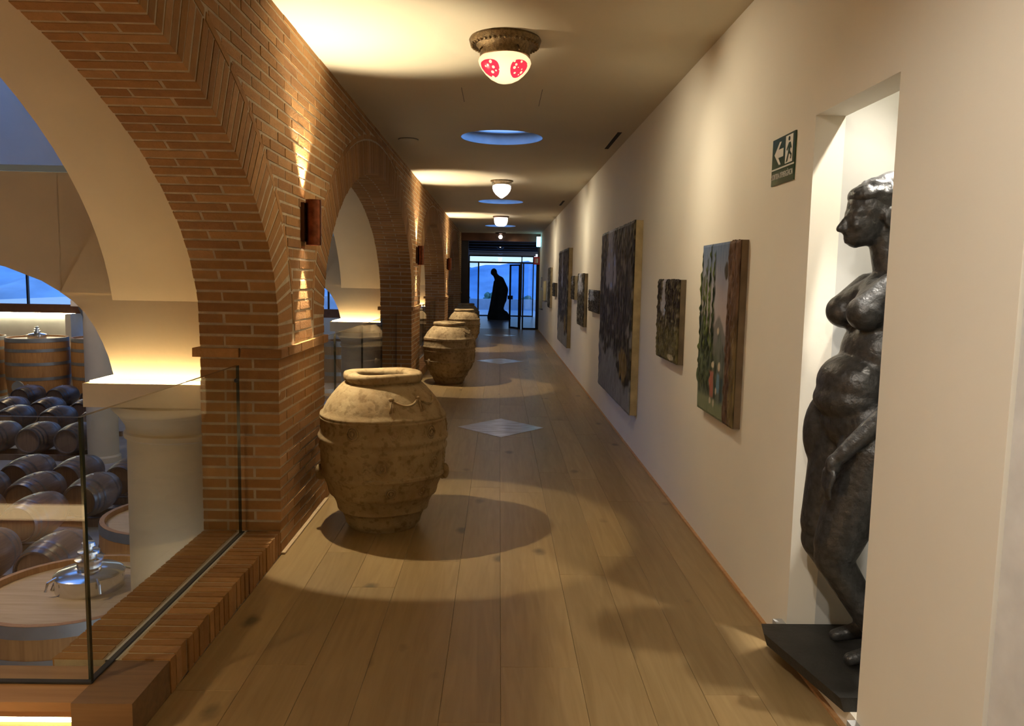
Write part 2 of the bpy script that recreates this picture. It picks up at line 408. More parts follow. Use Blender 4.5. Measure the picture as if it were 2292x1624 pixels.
for i in range(10):
    y = -4.0; cuts = [y]
    while y < YEND-1.2:
        y += rnd.choice((2.0, 2.2, 2.4, 2.6)); cuts.append(min(y, YEND))
    if cuts[-1] < YEND: cuts.append(YEND)
    for e_ in ends.get(i, []):
        j = min(range(1, len(cuts)-1), key=lambda q: abs(cuts[q]-e_)); cuts[j] = e_
    for a, b in zip(cuts, cuts[1:]):
        if b-a < .2: continue
        obj('plank', plank_mesh(xs[i+1]-xs[i], b-a), fl, (xs[i], a, 0))
bb = MB().box(XR-.018, XR, 1.9, 24.6, 0, .012).build('baseboard_right', 'oak_trim'); tag(bb, kind='structure')
bb = MB().box(XL, XL+.022, 4.25, 5.36, 0, .012).box(XL, XL+.022, 10.72, 11.83, 0, .012).box(XL, XL+.022, 17.19, 18.3, 0, .012).build('baseboard_left', 'vat_lid'); tag(bb, kind='structure')

# ================================================================== CEILING with round roof lights
SKY = [8.0, 14.47, 20.94]; SR = .41
def ceiling():
    m = MB(); y = -4.0; T = .12; x0, x1 = XB, XR+.12
    segs = []
    for yc in SKY:
        segs.append((y, yc-.6)); y = yc+.6
    segs.append((y, 24.9))
    for a, b in segs: m.box(x0, x1, a, b, H, H+T)
    n = 48
    for yc in SKY:
        def ringpt(i):
            a = 2*PI*i/n; return math.cos(a), math.sin(a)
        def sq(cx_, cy_):
            t = 1e9
            if cx_ > 1e-9: t = min(t, x1/cx_)
            if cx_ < -1e-9: t = min(t, x0/cx_)
            if cy_ > 1e-9: t = min(t, .6/cy_)
            if cy_ < -1e-9: t = min(t, -.6/cy_)
            return cx_*t, cy_*t
        angs = sorted(set([2*PI*i/n for i in range(n)]+[math.atan2(sy*.6, sx) % (2*PI) for sx in (x0, x1) for sy in (1, -1)]))
        V = []; F = []; k = len(angs)
        for a in angs:
            c_, s_ = math.cos(a), math.sin(a); ox, oy = sq(c_, s_)
            V += [(ox, yc+oy, H), (SR*c_, yc+SR*s_, H), ((SR+.08)*c_, yc+(SR+.08)*s_, H+T), (ox, yc+oy, H+T)]
        for i in range(k):
            j = (i+1) % k
            F += [(i*4, i*4+1, j*4+1, j*4), (i*4+1, i*4+2, j*4+2, j*4+1), (i*4+2, i*4+3, j*4+3, j*4+2)]
        m.add(V, F)
    o = m.build('ceiling', 'ceiling_plaster'); tag(o, kind='structure')
    for i, yc in enumerate(SKY):
        MB().lathe([(SR-.004, 0), (SR+.09, .15), (SR+.12, .15), (SR+.12, .121), (SR-.002, .121)], 48).build('skylight_lining', 'white_paint', o, True, (0, yc, H))
        g = MB().lathe([(.0, 0), (SR+.11, 0), (SR+.11, .012), (0, .012)], 40).build('window_%d' % (i+2), 'pane', None, False, (0, yc, H+.151))
        tag(g, kind='structure')
    # hairline joints of an access panel
    for x, a, b in ((-.305, 5.97, 6.44), (.295, 5.97, 6.54)):
        MB().box(x-.002, x+.002, a, b, H-.001, H+.002).build('panel_joint', 'dark_wall', o)
ceiling()

# ================================================================== RIGHT WALL with niche and door
NY0, NY1, NZ0, NZ1 = 2.51, 3.17, .075, 2.22
wr = MB()
wr.box(XR, XR+.12, -4.0, .90, 0, H).box(XR, XR+.12, .90, 1.86, 2.12, H).box(XR, XR+.12, 1.86, NY0, 0, H)
wr.box(XR, XR+.12, NY0, NY1, 0, NZ0).box(XR, XR+.12, NY0, NY1, NZ1, H).box(XR, XR+.12, NY1, 24.9, 0, H)
wr = wr.build('wall_right', 'wall_plaster'); tag(wr, kind='structure')
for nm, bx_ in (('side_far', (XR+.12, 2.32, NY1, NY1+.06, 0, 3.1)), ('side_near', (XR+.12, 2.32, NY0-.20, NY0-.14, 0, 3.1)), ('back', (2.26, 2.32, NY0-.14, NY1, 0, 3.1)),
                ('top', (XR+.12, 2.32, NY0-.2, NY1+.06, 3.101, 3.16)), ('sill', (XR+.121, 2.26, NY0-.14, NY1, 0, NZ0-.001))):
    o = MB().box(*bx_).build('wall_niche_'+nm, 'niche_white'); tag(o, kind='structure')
dr = MB().box(XR+.008, XR+.05, .905, 1.852, .004, 2.115).build('door_1', 'white_paint'); tag(dr, kind='structure')
MB().tube([(XR-.045, 1.02, 1.03), (XR-.045, 1.14, 1.03)], .009).tube([(XR+.01, 1.02, 1.03), (XR-.045, 1.02, 1.03)], .009).build('door_handle', 'steel', dr)

# back end of the corridor (behind the camera)
o = MB().box(-4.8, XR+.12, -4.12, -4.0, -.4, 4.7).build('wall_back', 'wall_plaster'); tag(o, kind='structure')

# ================================================================== LEFT WALL: brick arcade
CH = .0606; KERB = .13; IMP0 = KERB+16*CH; IMP1 = IMP0+.056; JT = .013; PROUD = .003
def arch_z(y, c, a=A_, b=B_, z0=Z0):
    u = (y-c)/a
    return z0+b*math.sqrt(max(0, 1-u*u)) if abs(u) < 1 else None
def core_wall():
    m = MB(); x0, x1 = XB+PROUD, XL-PROUD
    for a, b in PIERS: m.box(x0, x1, a+PROUD, b-PROUD, -.2, H)
    for c in ARCHC:
        n = 60; ys = [c-A_*math.cos(PI*i/n)for i in range(n+1)]
        V = []
        for y in ys:
            z = arch_z(y, c) or Z0
            # the mortar core sits a little behind the brick faces
            u = (y-c)/A_; nx, nz = u/A_, math.sqrt(max(0, 1-u*u))/B_; L = math.hypot(nx, nz) or 1
            yy, zz = y+PROUD*nx/L, min(H, z+PROUD*nz/L)
            V += [(x0, yy, zz), (x1, yy, zz), (x0, yy, H), (x1, yy, H)]
        F = []
        for i in range(n):
            a, b = i*4, i*4+4
            F += [(a, a+1, b+1, b), (a+1, a+3, b+3, b+1), (a, b, b+2, a+2)]
        m.add(V, F)
    o = m.build('wall_left', 'mortar', None, recalc=True); tag(o, kind='structure'); return o
wl = core_wall()

# brick units: eight boxes with slightly uneven, eased edges, unit sized, centred
def unit_bricks():
    out = []; r = random.Random(11)
    for k_ in range(8):
        v = []
        for z in (-.5, .5):
            for (x, y) in ((-.5, -.5), (.5, -.5), (.5, .5), (-.5, .5)):
                v.append((x*(1+r.uniform(-.012, 0)), y*(1+r.uniform(-.012, 0)), z*(1+r.uniform(-.06, 0))))
        out.append(v)
    return out
UB = unit_bricks()
UBM = []
for v in UB:
    m = MB().hexa(v); UBM.append(m.mesh('brick', 'brick'))
BR = []      # (centre, size(x,y,z), rotation about X, priority)
def add_brick(c, size, rx=0.0, pr=0.0, k=1.0): BR.append((c, size, rx, pr, k))
br = random.Random(5)
RING = .285; BAND = .045
def ext_at(z, c, off):
    """half width of an arch (offset outwards by off) at height z, None above it"""
    a, b = A_+off, B_+off
    if z >= Z0+b: return None
    if z <= Z0: return a
    return a*math.sqrt(1-((z-Z0)/b)**2)
for pi_, (pa, pb) in enumerate(PIERS):
    near = (pi_ == 1)
    # --- pier below the impost: jamb bricks on both ends, face bricks between, and the impost course
    k0 = 0 if pi_ else 0
    zc = KERB-2*CH
    row = 0
    while zc < IMP0-.01:
        odd = row % 2
        d = .275 if odd else .135
        for end, sgn in ((pa, 1), (pb, -1)):
            L1 = .135 if odd else .285
            vis = near and sgn == 1 and zc > KERB-.01
            y0_ = end+sgn*d/2
            add_brick((XL-L1/2, y0_, zc+CH/2), (L1, d, CH-JT), 0, 3 if vis else 0)
            L2 = (XL-XB)-L1-JT
            add_brick((XB+L2/2, end+sgn*.065, zc+CH/2), (L2, .13, CH-JT), 0, 3 if vis else 0)
        y = pa+d+JT; yend = pb-d-JT; y += 0
        first = True
        while y < yend-.02:
            l = .275 if not (first and odd) else .275
            l = min(l, yend-y)
            if yend-(y+l+JT) < .05: l = yend-y
            add_brick((XL-.06, y+l/2, zc+CH/2), (.12, l, CH-JT), 0, 2 if near else 0)
            y += l+JT; first = False
        zc += CH; row += 1
    # impost course, a finger proud
    for end, sgn in ((pa, 1), (pb, -1)):
        for (xa, xb_) in ((XL+.022, XL-.20), (XL-.20-JT, XB-.035)):
            add_brick(((xa+xb_)/2, end-sgn*.022+sgn*.07, IMP0+.028), (abs(xa-xb_), .14, .05), 0, 3 if (near and sgn == 1) else 1)
    y = pa+.12+JT
    while y < pb-.14:
        l = min(.275, pb-.12-JT-y)
        if l > .03: add_brick((XL+.022-.07, y+l/2, IMP0+.028), (.14, l, .05), 0, 3 if near else 0)
        y += l+JT
    # --- field courses above the impost, between the arch rings, up to the ceiling
    zc = IMP1+.006; row = 0
    cl = ARCHC[pi_-1] if pi_ > 0 else None; cr = ARCHC[pi_] if pi_ < len(ARCHC) else None
    while zc+CH < H+.03:
        zm = min(zc+CH*.5, H-.01); top = min(zc+CH-JT/2, H); hgt = top-(zc+JT/2)
        el = ext_at(zm, cl, RING+BAND+JT) if cl is not None else None
        er = ext_at(zm, cr, RING+BAND+JT) if cr is not None else None
        lo = (cl+el) if el is not None else ((cl if cl is not None else pa))
        hi = (cr-er) if er is not None else ((cr if cr is not None else pb))
        y = math.floor(lo/.286)*.286 - (.143 if row % 2 else 0)
        while y < hi:
            a, b = max(y, lo), min(y+.275, hi)
            if b-a > .025 and hgt > .015:
                add_brick((XL-.06, (a+b)/2, (zc+JT/2+top)/2), (.12, b-a, hgt), 0, 2.2 if (near and a < 5.3) else (0.5 if b < 5.6 else 0))
            y += .286
        zc += CH; row += 1
# --- arch rings: rows of bricks following the intrados, plus a thin ring on the face
for ai, c in enumerate(ARCHC):
    # arc length table
    n = 2000; ts = [PI*i/n for i in range(n+1)]
    pts = [(c-A_*math.cos(t), Z0+B_*math.sin(t)) for t in ts]
    # straight legs from impost to spring
    legs = int((Z0-IMP1)/CH)
    z_start = IMP1+.006
    Ls = [0]
    for p, q in zip(pts, pts[1:]): Ls.append(Ls[-1]+math.hypot(q[0]-p[0], q[1]-p[1]))
    total = Ls[-1]; leg = Z0-z_start; full = total+2*leg
    rows = int(round(full/CH)); step = full/rows
    import bisect
    for r_ in range(rows):
        s_ = (r_+.5)*step
        if s_ < leg: y, z, ty, tz = c-A_, z_start+s_, 0, 1
        elif s_ > leg+total: y, z, ty, tz = c+A_, Z0-(s_-leg-total), 0, -1
        else:
            i = min(n-1, bisect.bisect(Ls, s_-leg)); y, z = pts[i]; q = pts[min(n, i+1)]; p = pts[i-1] if i else pts[0]
            L = math.hypot(q[0]-p[0], q[1]-p[1]); ty, tz = (q[0]-p[0])/L, (q[1]-p[1])/L
        ny, nz = -tz, ty                       # outwards (away from the opening)
        if (y-c)*ny+(z-Z0)*nz < 0 and z > Z0+.01: ny, nz = -ny, -nz
        if z <= Z0+.01: ny, nz = (-1 if y < c else 1), 0
        ang = math.atan2(nz, ny)               # local +Y = outward normal
        cy_, cz_ = y+ny*RING/2, z+nz*RING/2
        L1 = .135 if r_ % 2 else .285
        # wedge: how much thicker the row is at the back of the ring than at the intrados
        kw = 1.0
        if z > Z0+.01:
            tt = math.acos(max(-1, min(1, (c-y)/A_))); q_ = A_*A_*math.sin(tt)**2+B_*B_*math.cos(tt)**2
            kw = 1+RING*A_*B_/q_**1.5
        vis = (ai == 0 and y > 2.55 and y > c)
        L2 = (XL-XB)-L1-JT
        add_brick((XL-L1/2, cy_, cz_), (L1, RING, step-JT), ang, 3 if vis else 0, kw)
        add_brick((XB+L2/2, cy_, cz_), (L2, RING, step-JT), ang, 3 if vis else 0, kw)
    # thin outer ring: long thin bricks laid along the curve
    nb_ = 26
    for r_ in range(nb_):
        t = PI*(r_+.5)/nb_
        a2, b2 = A_+RING+JT, B_+RING+JT
        y, z = c-a2*math.cos(t), Z0+b2*math.sin(t)
        ty, tz = a2*math.sin(t), b2*math.cos(t); L = math.hypot(ty, tz)
        l = L*PI/nb_-JT; ny, nz = (-tz/L, ty/L)
        if z+.04 > H: continue
        add_brick((XL-.05, y+ny*BAND/2, z+nz*BAND/2), (.10, BAND-.008, l), math.atan2(nz, ny), .4)
def flush_bricks(lst, parent, limit=300, stuff_name='brick_field'):
    order = sorted(range(len(lst)), key=lambda i: -lst[i][3])
    solo = set(order[:limit]); m = MB(); wedge = {}
    for i, ent in enumerate(lst):
        c, sz, rx, pr = ent[:4]; kq = round(ent[4], 1) if len(ent) > 4 else 1.0
        j = br.uniform(-.002, .002)
        U = UB[i % 8]
        if kq != 1.0: U = [(x, y, z*(1+(kq-1)*(y+.5))) for (x, y, z) in U]
        if i in solo:
            if kq == 1.0: me = UBM[i % 8]
            else:
                if (kq, i % 8) not in wedge: wedge[(kq, i % 8)] = MB().hexa(U).mesh('brick', 'brick')
                me = wedge[(kq, i % 8)]
            o = bpy.data.objects.new('brick', me); C.objects.link(o); o.parent = parent
            o.location = (c[0]+j, c[1], c[2]); o.scale = sz; o.rotation_euler = (rx, 0, 0)
        else:
            ca, sa = math.cos(rx), math.sin(rx); P = []
            for (x, y, z) in U:
                y2, z2 = y*sz[1], z*sz[2]
                P.append((c[0]+j+x*sz[0], c[1]+y2*ca-z2*sa, c[2]+y2*sa+z2*ca))
            m.hexa(P, 0, br.uniform(.01, .99))
    if m.v:
        o = m.build(stuff_name, 'brick', parent); tag(o, kind='stuff')
flush_bricks(BR, wl)

# ================================================================== KERBS with glass balustrades
def kerb(name, y0, y1, solo):
    k_ = MB().box(XB+.006, XL-.006, y0, y1, -.2, KERB+.001).build(name, 'mortar'); tag(k_, kind='structure')
    lst = []; y = y0
    w = .0575
    i = 0
    while y < y1-.03:
        # front header row (seen on top and on the corridor face) and back row; the channel lies between
        d = min(w-.012, y1-y)
        jf = br.uniform(-.003, .003)
        lst.append(((XL-.09+jf, y+d/2, .0685), (.18, d, .137), 0, 5-abs(y-3.4)))
        lst.append((((XB+XL-.245)/2, y+d/2, .0685), (abs(XB-(XL-.245)), d, .137), 0, 4-abs(y-3.4)))
        y += w; i += 1
    flush_bricks(lst, k_, 300 if solo else 0)
    MB().box(XL-.235, XL-.19, y0, y1, KERB-.02, KERB+.002).build('glass_channel', 'grey_channel', k_)
    return k_
kerb('trim_1', 2.77, 4.25, True)
kerb('trim_2', 5.36, 10.72, False)
kerb('trim_3', 11.83, 17.19, False)
kerb('trim_4', 18.30, 23.66, False)
def pane_box(name, x0, x1, y0, y1, z0, z1, parent=None, thin='x', mats=('pane', 'glass_edge')):
    m = MB().box(x0, x1, y0, y1, z0, z1)
    ff = [4, 5, 3, 2]
    # faces: bottom, top, -y, +x, +y, -x
    idx = [1, 1, 1, 0, 1, 0] if thin == 'x' else [1, 1, 0, 1, 0, 1]
    m.mi = idx
    return m.build(name, list(mats), parent)
GX = -1.402
gb = thing('glass_balustrade', 'clear frameless glass balustrade on the brick kerb nearest the camera', 'balustrade', (GX, 3.4, KERB))
def gpane(y0, y1, root, top=1.065):
    o = pane_box('glass_panel', -.0085, .0085, y0-root.location.y, y1-root.location.y, .004, top-KERB, root)
    return o
gpane(2.62, 4.205, gb)
MB().box(-.011, .011, 2.62-3.4, 4.24-3.4, 0, .006).build('gasket', 'rubber', gb)
MB().ball((0.014, 4.14-3.4, .86), .012, 10, 6).build('clip', 'rubber', gb)
g2 = thing('glass_balustrade', 'clear frameless glass panel facing the camera across the stair edge', 'balustrade', (-1.45, 2.61, KERB))
pane_box('glass_panel', -3.0, .058, -.0085, .0085, .004, 1.065-KERB, g2, 'y')
MB().box(-3.0, .06, -.011, .011, 0, .006).build('gasket', 'rubber', g2)
for i, (a, b, lab) in enumerate(((5.37, 10.71, 'glass balustrade in the second arch beside the nearest jar'), (11.84, 17.18, 'glass balustrade in the third arch behind the middle jars'), (18.31, 23.65, 'glass balustrade in the farthest arch before the glass doors'))):
    g = thing('glass_balustrade', lab, 'balustrade', (GX, (a+b)/2, KERB))
    nseg = 4; w = (b-a)/nseg
    for j in range(nseg): gpane(a+j*w+.004, a+(j+1)*w-.004, g)
    MB().box(-.011, .011, a-(a+b)/2, b-(a+b)/2, 0, .006).build('gasket', 'rubber', g)

# timber end of the kerb and the stair edge running left
tb = MB().box(-1.395, XL, 2.475, 2.772, -.18, KERB).build('trim_5', 'oak_dark'); tag(tb, kind='structure')
tb = MB().box(-4.6, -1.397, 2.485, 2.73, KERB-.035, KERB-.003).box(-4.6, -1.397, 2.52, 2.70, .055, KERB-.035).box(-4.6, -1.397, 2.56, 2.70, -.3, .055).build('trim_6', 'oak_trim'); tag(tb, kind='structure')
led = MB().box(-4.6, -1.40, 2.525, 2.553, .035, .054).build('led_strip', 'led_stair'); tag(led, 'warm glowing light strip under the timber stair edge', 'light strip')
o = MB().box(-4.8, -4.6, -4.0, 2.6, -.4, 4.7).build('wall_stair', 'cream_plaster'); tag(o, kind='structure')  # unseen wall added to keep open sky light out of the stair well
rs = MB().box(-4.6, XL-.01, -.62, -.45, -.30, -.12).build('trim_9', 'oak_trim'); tag(rs, kind='structure')
led = MB().box(-4.6, -1.3, -.449, -.43, -.27, -.16).build('led_strip', 'led_riser'); tag(led, 'warm glowing riser light of the stair behind the camera', 'light strip')
o = MB().box(-4.6, XL, -4.0, 2.56, -.36, -.30).build('floor_stair', 'oak_trim'); tag(o, kind='structure')

# ================================================================== CREAM ARCADE and columns behind the brick wall
CXC = -1.94
def cream():
    a, b, z0 = 2.95, 1.62, 1.2
    for i, c in enumerate(ARCHC):
        m = MB(); n = 40; V = []; F = []
        tlo = math.acos(min(1, (2.93)/a)) if True else 0
        for q in range(n+1):
            t = tlo+(PI-2*tlo)*q/n
            y, z = c-a*math.cos(t), z0+b*math.sin(t)
            V += [(-2.2, y, z), (XB-.01, y, z), (-2.2, y, 4.4), (XB-.01, y, 3.3)]
        for q in range(n):
            p, r = q*4, q*4+4
            F += [(p, p+1, r+1, r), (p+1, p+3, r+3, r+1), (p, r, r+2, p+2)]
        m.add(V, F)
        o = m.build('wall_cream_arch', 'cream_plaster', None, recalc=True); smooth_by_angle(o, 30); tag(o, kind='structure')
        o.name = 'wall_arcade_%d' % (i+1)
cream()
# (x, z) outline of the transverse arch that springs from a column towards the cellar
TR = [(-2.20, .93), (-2.215, .99), (-2.235, 1.07), (-2.265, 1.15), (-2.305, 1.235), (-2.36, 1.32), (-2.42, 1.38), (-2.49, 1.43), (-2.60, 1.495), (-2.80, 1.57), (-3.2, 1.66), (-3.9, 1.76), (-4.7, 1.83), (-5.47, 1.85)]
TR = TR+[(-10.94-x, z) for x, z in TR[-2::-1]]
def column(i, yc):
    t = thing('column', ['round cream column with glowing capital behind the camera side arch', 'round cream column with glowing square capital behind the nearest brick pier',
              'round cream column with glowing capital seen through the second arch', 'round cream column with glowing capital behind the third brick pier'][i], 'column', (CXC, yc, -2.75))
    z = lambda v: v+2.75
    prof = [(.36, 0), (.36, .12), (.325, .16), (.322, z(.2)), (.318, z(.56)), (.335, z(.57)), (.335, z(.60)), (.322, z(.61)), (.325, z(.64)), (.36, z(.70)), (.40, z(.745)), (.405, z(.775)), (.385, z(.785)), (.385, z(.79))]
    prof = [(r, h_) for r, h_ in prof]
    o = MB().lathe(prof, 56).build('shaft', 'cream_plaster', t); smooth_by_angle(o, 35)
    MB().box(-.40, .31, -.40, .40, z(.79), z(.925)).build('capital_slab', 'cream_plaster', t)
    # LED line lying on the slab around the pier
    m = MB()
    m.box(-.372, -.30, -.372, .372, z(.927), z(.938)).box(-.30, .30, -.372, -.345, z(.927), z(.938)).box(-.30, .30, .345, .372, z(.927), z(.938))
    m.build('led_line', 'led_warm', t)
    # springer block with its curved flank, and the joint above
    sp_ = MB(); y0, y1 = -.306, .306
    outline = [(x-CXC, zz) for x, zz in TR[:8]]
    V = []
    for (x, zz) in outline: V += [(x, y0, z(zz)), (x, y1, z(zz)), (.30, y0, z(zz)), (.30, y1, z(zz))]
    F = []
    for q in range(len(outline)-1):
        p, r = q*4, q*4+4
        F += [(p, p+1, r+1, r), (p, r, r+2, p+2), (p+1, p+3, r+3, r+1), (p+2, r+2, r+3, p+3)]
    F += [(0, 2, 3, 1), tuple(4*(len(outline)-1)+q for q in (0, 1, 3, 2))]
    sp_.add(V, F)
    o = sp_.build('springer', 'cream_plaster', t, recalc=True); smooth_by_angle(o, 30)
    return t
for i, yc in enumerate((-1.665, 4.805, 11.275, 17.745)): column(i, yc)
def transverse(i, yc):
    # wall over the transverse arch, slightly behind the springer face; sloping shoulder by the springer
    m = MB(); y0, y1 = yc-.30, yc+.30; top = 2.10; V = []; F = []
    T = TR[7:]
    for (x, zz) in T: V += [(x, y0, zz), (x, y1, zz), (x, y0, top), (x, y1, top)]
    for q in range(len(T)-1):
        p, r = q*4, q*4+4
        F += [(p, r, r+1, p+1), (p, p+2, r+2, r), (p+1, r+1, r+3, p+3), (p+2, p+3, r+3, r+2)]
    m.add(V, F)
    # shoulder between the springer and the wall, its edge leaning to the arcade
    S_ = [(-2.49, 1.43), (-2.20, 1.43), (-2.20, 1.86), (-2.24, 1.86)]
    P = [(x, yc-.318, zz) for x, zz in S_]+[(x, yc+.318, zz) for x, zz in S_]
    m.add(P, [(0, 1, 2, 3), (7, 6, 5, 4), (0, 4, 5, 1), (1, 5, 6, 2), (2, 6, 7, 3), (3, 7, 4, 0)])
    m.box(-2.5, -2.2, y0+.003, y1-.003, 1.44, top)
    m.box(-9.3, -2.2, y0-.02, y1+.02, top, top+.035, 1)
    o = m.build('wall_transverse_%d' % (i+1), ['cream_plaster', 'hill'], None, recalc=True); tag(o, kind='structure')
for i, yc in enumerate((4.805, 11.275, 17.745)): transverse(i, yc)

# ================================================================== CELLAR
ZF = -2.75
o = MB().box(-22, XB, 2.70, 34, ZF-.1, ZF).build('floor_cellar', 'stone_floor'); tag(o, kind='structure')
# upper wall lit by the daylight of the roof opening, cellar walls and roof
o = MB().box(-14, -2.2, 8.6, 8.75, 2.0, 4.8).build('wall_upper', 'cellar_plaster'); tag(o, kind='structure')
m = MB().box(-22, -15.5, 29.0, 29.2, ZF, .03).box(-15.3, XB, 31.0, 31.2, ZF, .03)
m.box(-22, -4.6, 2.6, 2.70, -.31, 4.7).box(-22.2, -22, 2.7, 31, ZF, 4.6).box(-22, XB, 2.60, 2.70, ZF, -.31)
m.box(-22, XB-1.6, 29.0, 29.2, 1.75, 4.6)
o = m.build('wall_cellar', 'cellar_plaster'); tag(o, kind='structure')
o = MB().box(-15.5, -15.3, 28.2, 29.2, ZF, .028).build('wall_cellar_return', 'cellar_plaster'); tag(o, kind='structure')
o = MB().box(-22, XB-.4, 28.9, 29.25, .03, .34).build('trim_7', 'beam_brown'); tag(o, kind='structure')
o = MB().box(-21.95, -15.52, 28.93, 28.98, -.03, .02).build('led_strip', 'led_cool'); tag(o, 'pale light strip along the top of the far cellar wall', 'light strip')
# roof: solid, with openings added to bring sky light to upper wall and barrels
m = MB().box(-22, XB, -4, 5.6, 4.6, 4.7).box(-4.9, XB, 5.6, 8.6, 4.6, 4.7).box(-22, XB, 8.6, 12, 4.6, 4.7).box(-22, -12, 5.6, 31, 4.6, 4.7).box(-6.5, XB, 12, 31, 4.6, 4.7).box(-12, -6.5, 18, 31, 4.6, 4.7)
o = m.build('roof_cellar', 'cellar_plaster'); tag(o, kind='structure')
o = MB().box(-1.75, -1.63, -4, 31, 3.31, 4.65).box(-2.2, -1.63, -4, -1.38, 2.95, 3.31).build('wall_sky_baffle', 'cream_plaster'); tag(o, kind='structure')  # unseen blocker added to close gaps where sky light leaks in
# the far window band
w1 = thing('window_1', None, None, (-16.5, 29.1, .34)); tag(w1, kind='structure')
for k_ in range(9):
    x = -5.2+k_*2.2
    MB().box(x-.03, x+.03, -.05, .05, 0, 1.41).build('mullion', 'frame_black', w1)
    if k_ < 8: MB().box(x+.03, x+2.17, -.006, .006, .03, 1.40).build('pane', 'pane', w1)

# --- barrels lying in rows, axis along the corridor
bar = thing('barrel', 'x', 'barrel', (0, 0, 0), 0, 'oak barrels lying in rows in the cellar')
Lb, R0, R1 = .95, .275, .345
def brad(t): return R0+(R1-R0)*(1-(2*t-1)**2)
prof = [(R0-.03, .045), (R0-.02, 0)]+[(brad(t), t*Lb) for t in [i/14 for i in range(15)]]+[(R0-.02, Lb), (R0-.03, Lb-.045)]
o = MB().lathe(prof, 28, axis='Y').build('staves', 'barrel_wood', bar); smooth_by_angle(o, 40)
o = MB().lathe([(0, .045), (R0-.025, .045)], 28, axis='Y').build('head', 'barrel_head', bar)
MB().lathe([(0, Lb-.045), (R0-.025, Lb-.045)], 28, axis='Y').build('head', 'barrel_head', bar)
for t0, t1 in ((.0, .05), (.10, .14), (.24, .285), (.715, .76), (.86, .90), (.95, 1.0)):
    o = MB().lathe([(brad(t0)+.004, t0*Lb), (brad(t1)+.004, t1*Lb)], 28, axis='Y').build('hoop', 'barrel_hoop', bar); smooth_by_angle(o, 40)
MB().lathe([(0, 0), (.022, 0), (.022, .02), (0, .02)], 10, (0, Lb/2, R1-.008)).build('bung', 'white_paint', bar)
rows = [(9.7, [-5.85, -6.85]), (11.55, [-7.2, -8.2]), (12.85, [-6.97, -7.95, -8.93]), (14.15, [-6.93, -7.92, -8.85]), (17.5, [-9.72, -10.58, -11.5]),
        (19.75, [-10.35, -11.41, -12.5]), (21.15, [-11.37, -12.47, -13.48]), (23.5, [-12.3, -13.35, -14.39])]
rown = ['nearest row', 'second row', 'third row', 'fourth row', 'fifth row', 'sixth row', 'seventh row', 'farthest row']
colw = {2: ['right', 'left'], 3: ['rightmost', 'middle', 'leftmost']}
first = True
for ri, (yy, xl_) in enumerate(rows):
    for ci, x in enumerate(xl_):
        b_ = bar if first else copy_tree(bar); first = False
        b_.location = (x, yy, -2.27)
        b_['label'] = 'dark oak barrel lying on its side, %s in the %s from the glass balustrade' % (colw[len(xl_)][ci], rown[ri])
    rk = thing('barrel_rack', 'dark timber rack rails under the %s of barrels' % rown[ri], 'rack', ((xl_[0]+xl_[-1])/2, yy+.475, ZF), 0, 'racks under the barrel rows')
    w = abs(xl_[0]-xl_[-1])/2+.45
    for yo in (-.28, .28):
        MB().box(-w, w, yo-.04, yo+.04, .0, .130).build('rail', 'barrel_head', rk)

# --- upright vats with lids and steel hatches
def vat(loc, R, Ht, label, hatch=True, name='wine_vat', simple=False):
    t = thing(name, label, 'vat', loc, 0, 'upright wooden vats in the cellar')
    n = 40
    prof = [(R*.93, 0), (R, Ht*.45), (R*.965, Ht), (R*.965-.05, Ht), (R*.965-.055, Ht-.06)]
    o = MB().lathe(prof, n).build('staves', 'vat_wood', t); smooth_by_angle(o, 30)
    o = MB().lathe([(0, Ht-.055), (R*.965-.05, Ht-.055)], n).build('lid', 'vat_lid', t)
    def rr(f): return R*(.93+.07*min(1, f/.45)) if f < .45 else R*(1-.035*(f-.45)/.55)
    for f0, f1 in ((.05, .10), (.32, .37), (.56, .61), (.78, .83), (.935, 1.0)):
        o = MB().lathe([(rr(f0)+.006, f0*Ht), (rr(f1)+.006, f1*Ht)], n).build('hoop', 'zinc_hoop', t); smooth_by_angle(o, 30)
    if hatch:
        hr = MB().lathe([(.275, -.01), (.275, .12), (.285, .125), (.285, .14), (.25, .165), (.12, .19), (.09, .195), (0, .197)], 36).build('hatch', 'steel', t, True, (hatch[0], hatch[1], Ht-.055))
        smooth_by_angle(hr, 35)
        MB().lathe([(.10, .18), (.10, .245), (.115, .25), (.115, .265), (.06, .27), (.06, .31), (.09, .315), (.09, .335), (.035, .34), (.035, .375), (.06, .38), (.055, .41), (0, .415)], 24).build('valve', 'steel', hr)
        m = MB()
        for a in (0.5, 2.2, 3.9, 5.4):
            ca, sa = math.cos(a), math.sin(a)
            m.tube([(ca*.26, sa*.26, .15), (ca*.33, sa*.33, .12), (ca*.35, sa*.35, .05)], .012)
        m.build('clamp', 'steel', hr)
        m = MB().tube([(-.22, -.05, .09), (-.27, -.07, .05), (-.285, -.08, -.0)], .02).build('tap', 'steel', hr)
    return t
vat((-3.60, 6.60, ZF), .83, 1.585, 'pale topped wooden vat with steel hatch just below the glass balustrade', (.03, .12))
vat((-3.62, 8.75, ZF), .83, 1.585, 'wooden vat half hidden behind the nearest round column', (0, .1))
vat((-4.35, 19.6, ZF), .85, 1.585, 'low wooden vat seen through the second arch over the nearest jar', False)
vat((-4.55, 17.2, ZF), .85, 1.585, 'low wooden vat beside the column in the second arch', False)
vat((-4.95, 24.0, ZF), .60, 2.35, 'tall hooped vat behind the column in the second arch', False)
v_ = vat((-15.75, 26.9, ZF), .98, 2.06, 'large orange hooped vat standing before the far lit wall', (0, 0))
MB().lathe([(0, 0), (.20, 0), (.22, .02), (.2, .05), (0, .05)], 20, axis='Y').build('manhole', 'steel', v_, False, (-.12, -1.02, .45))
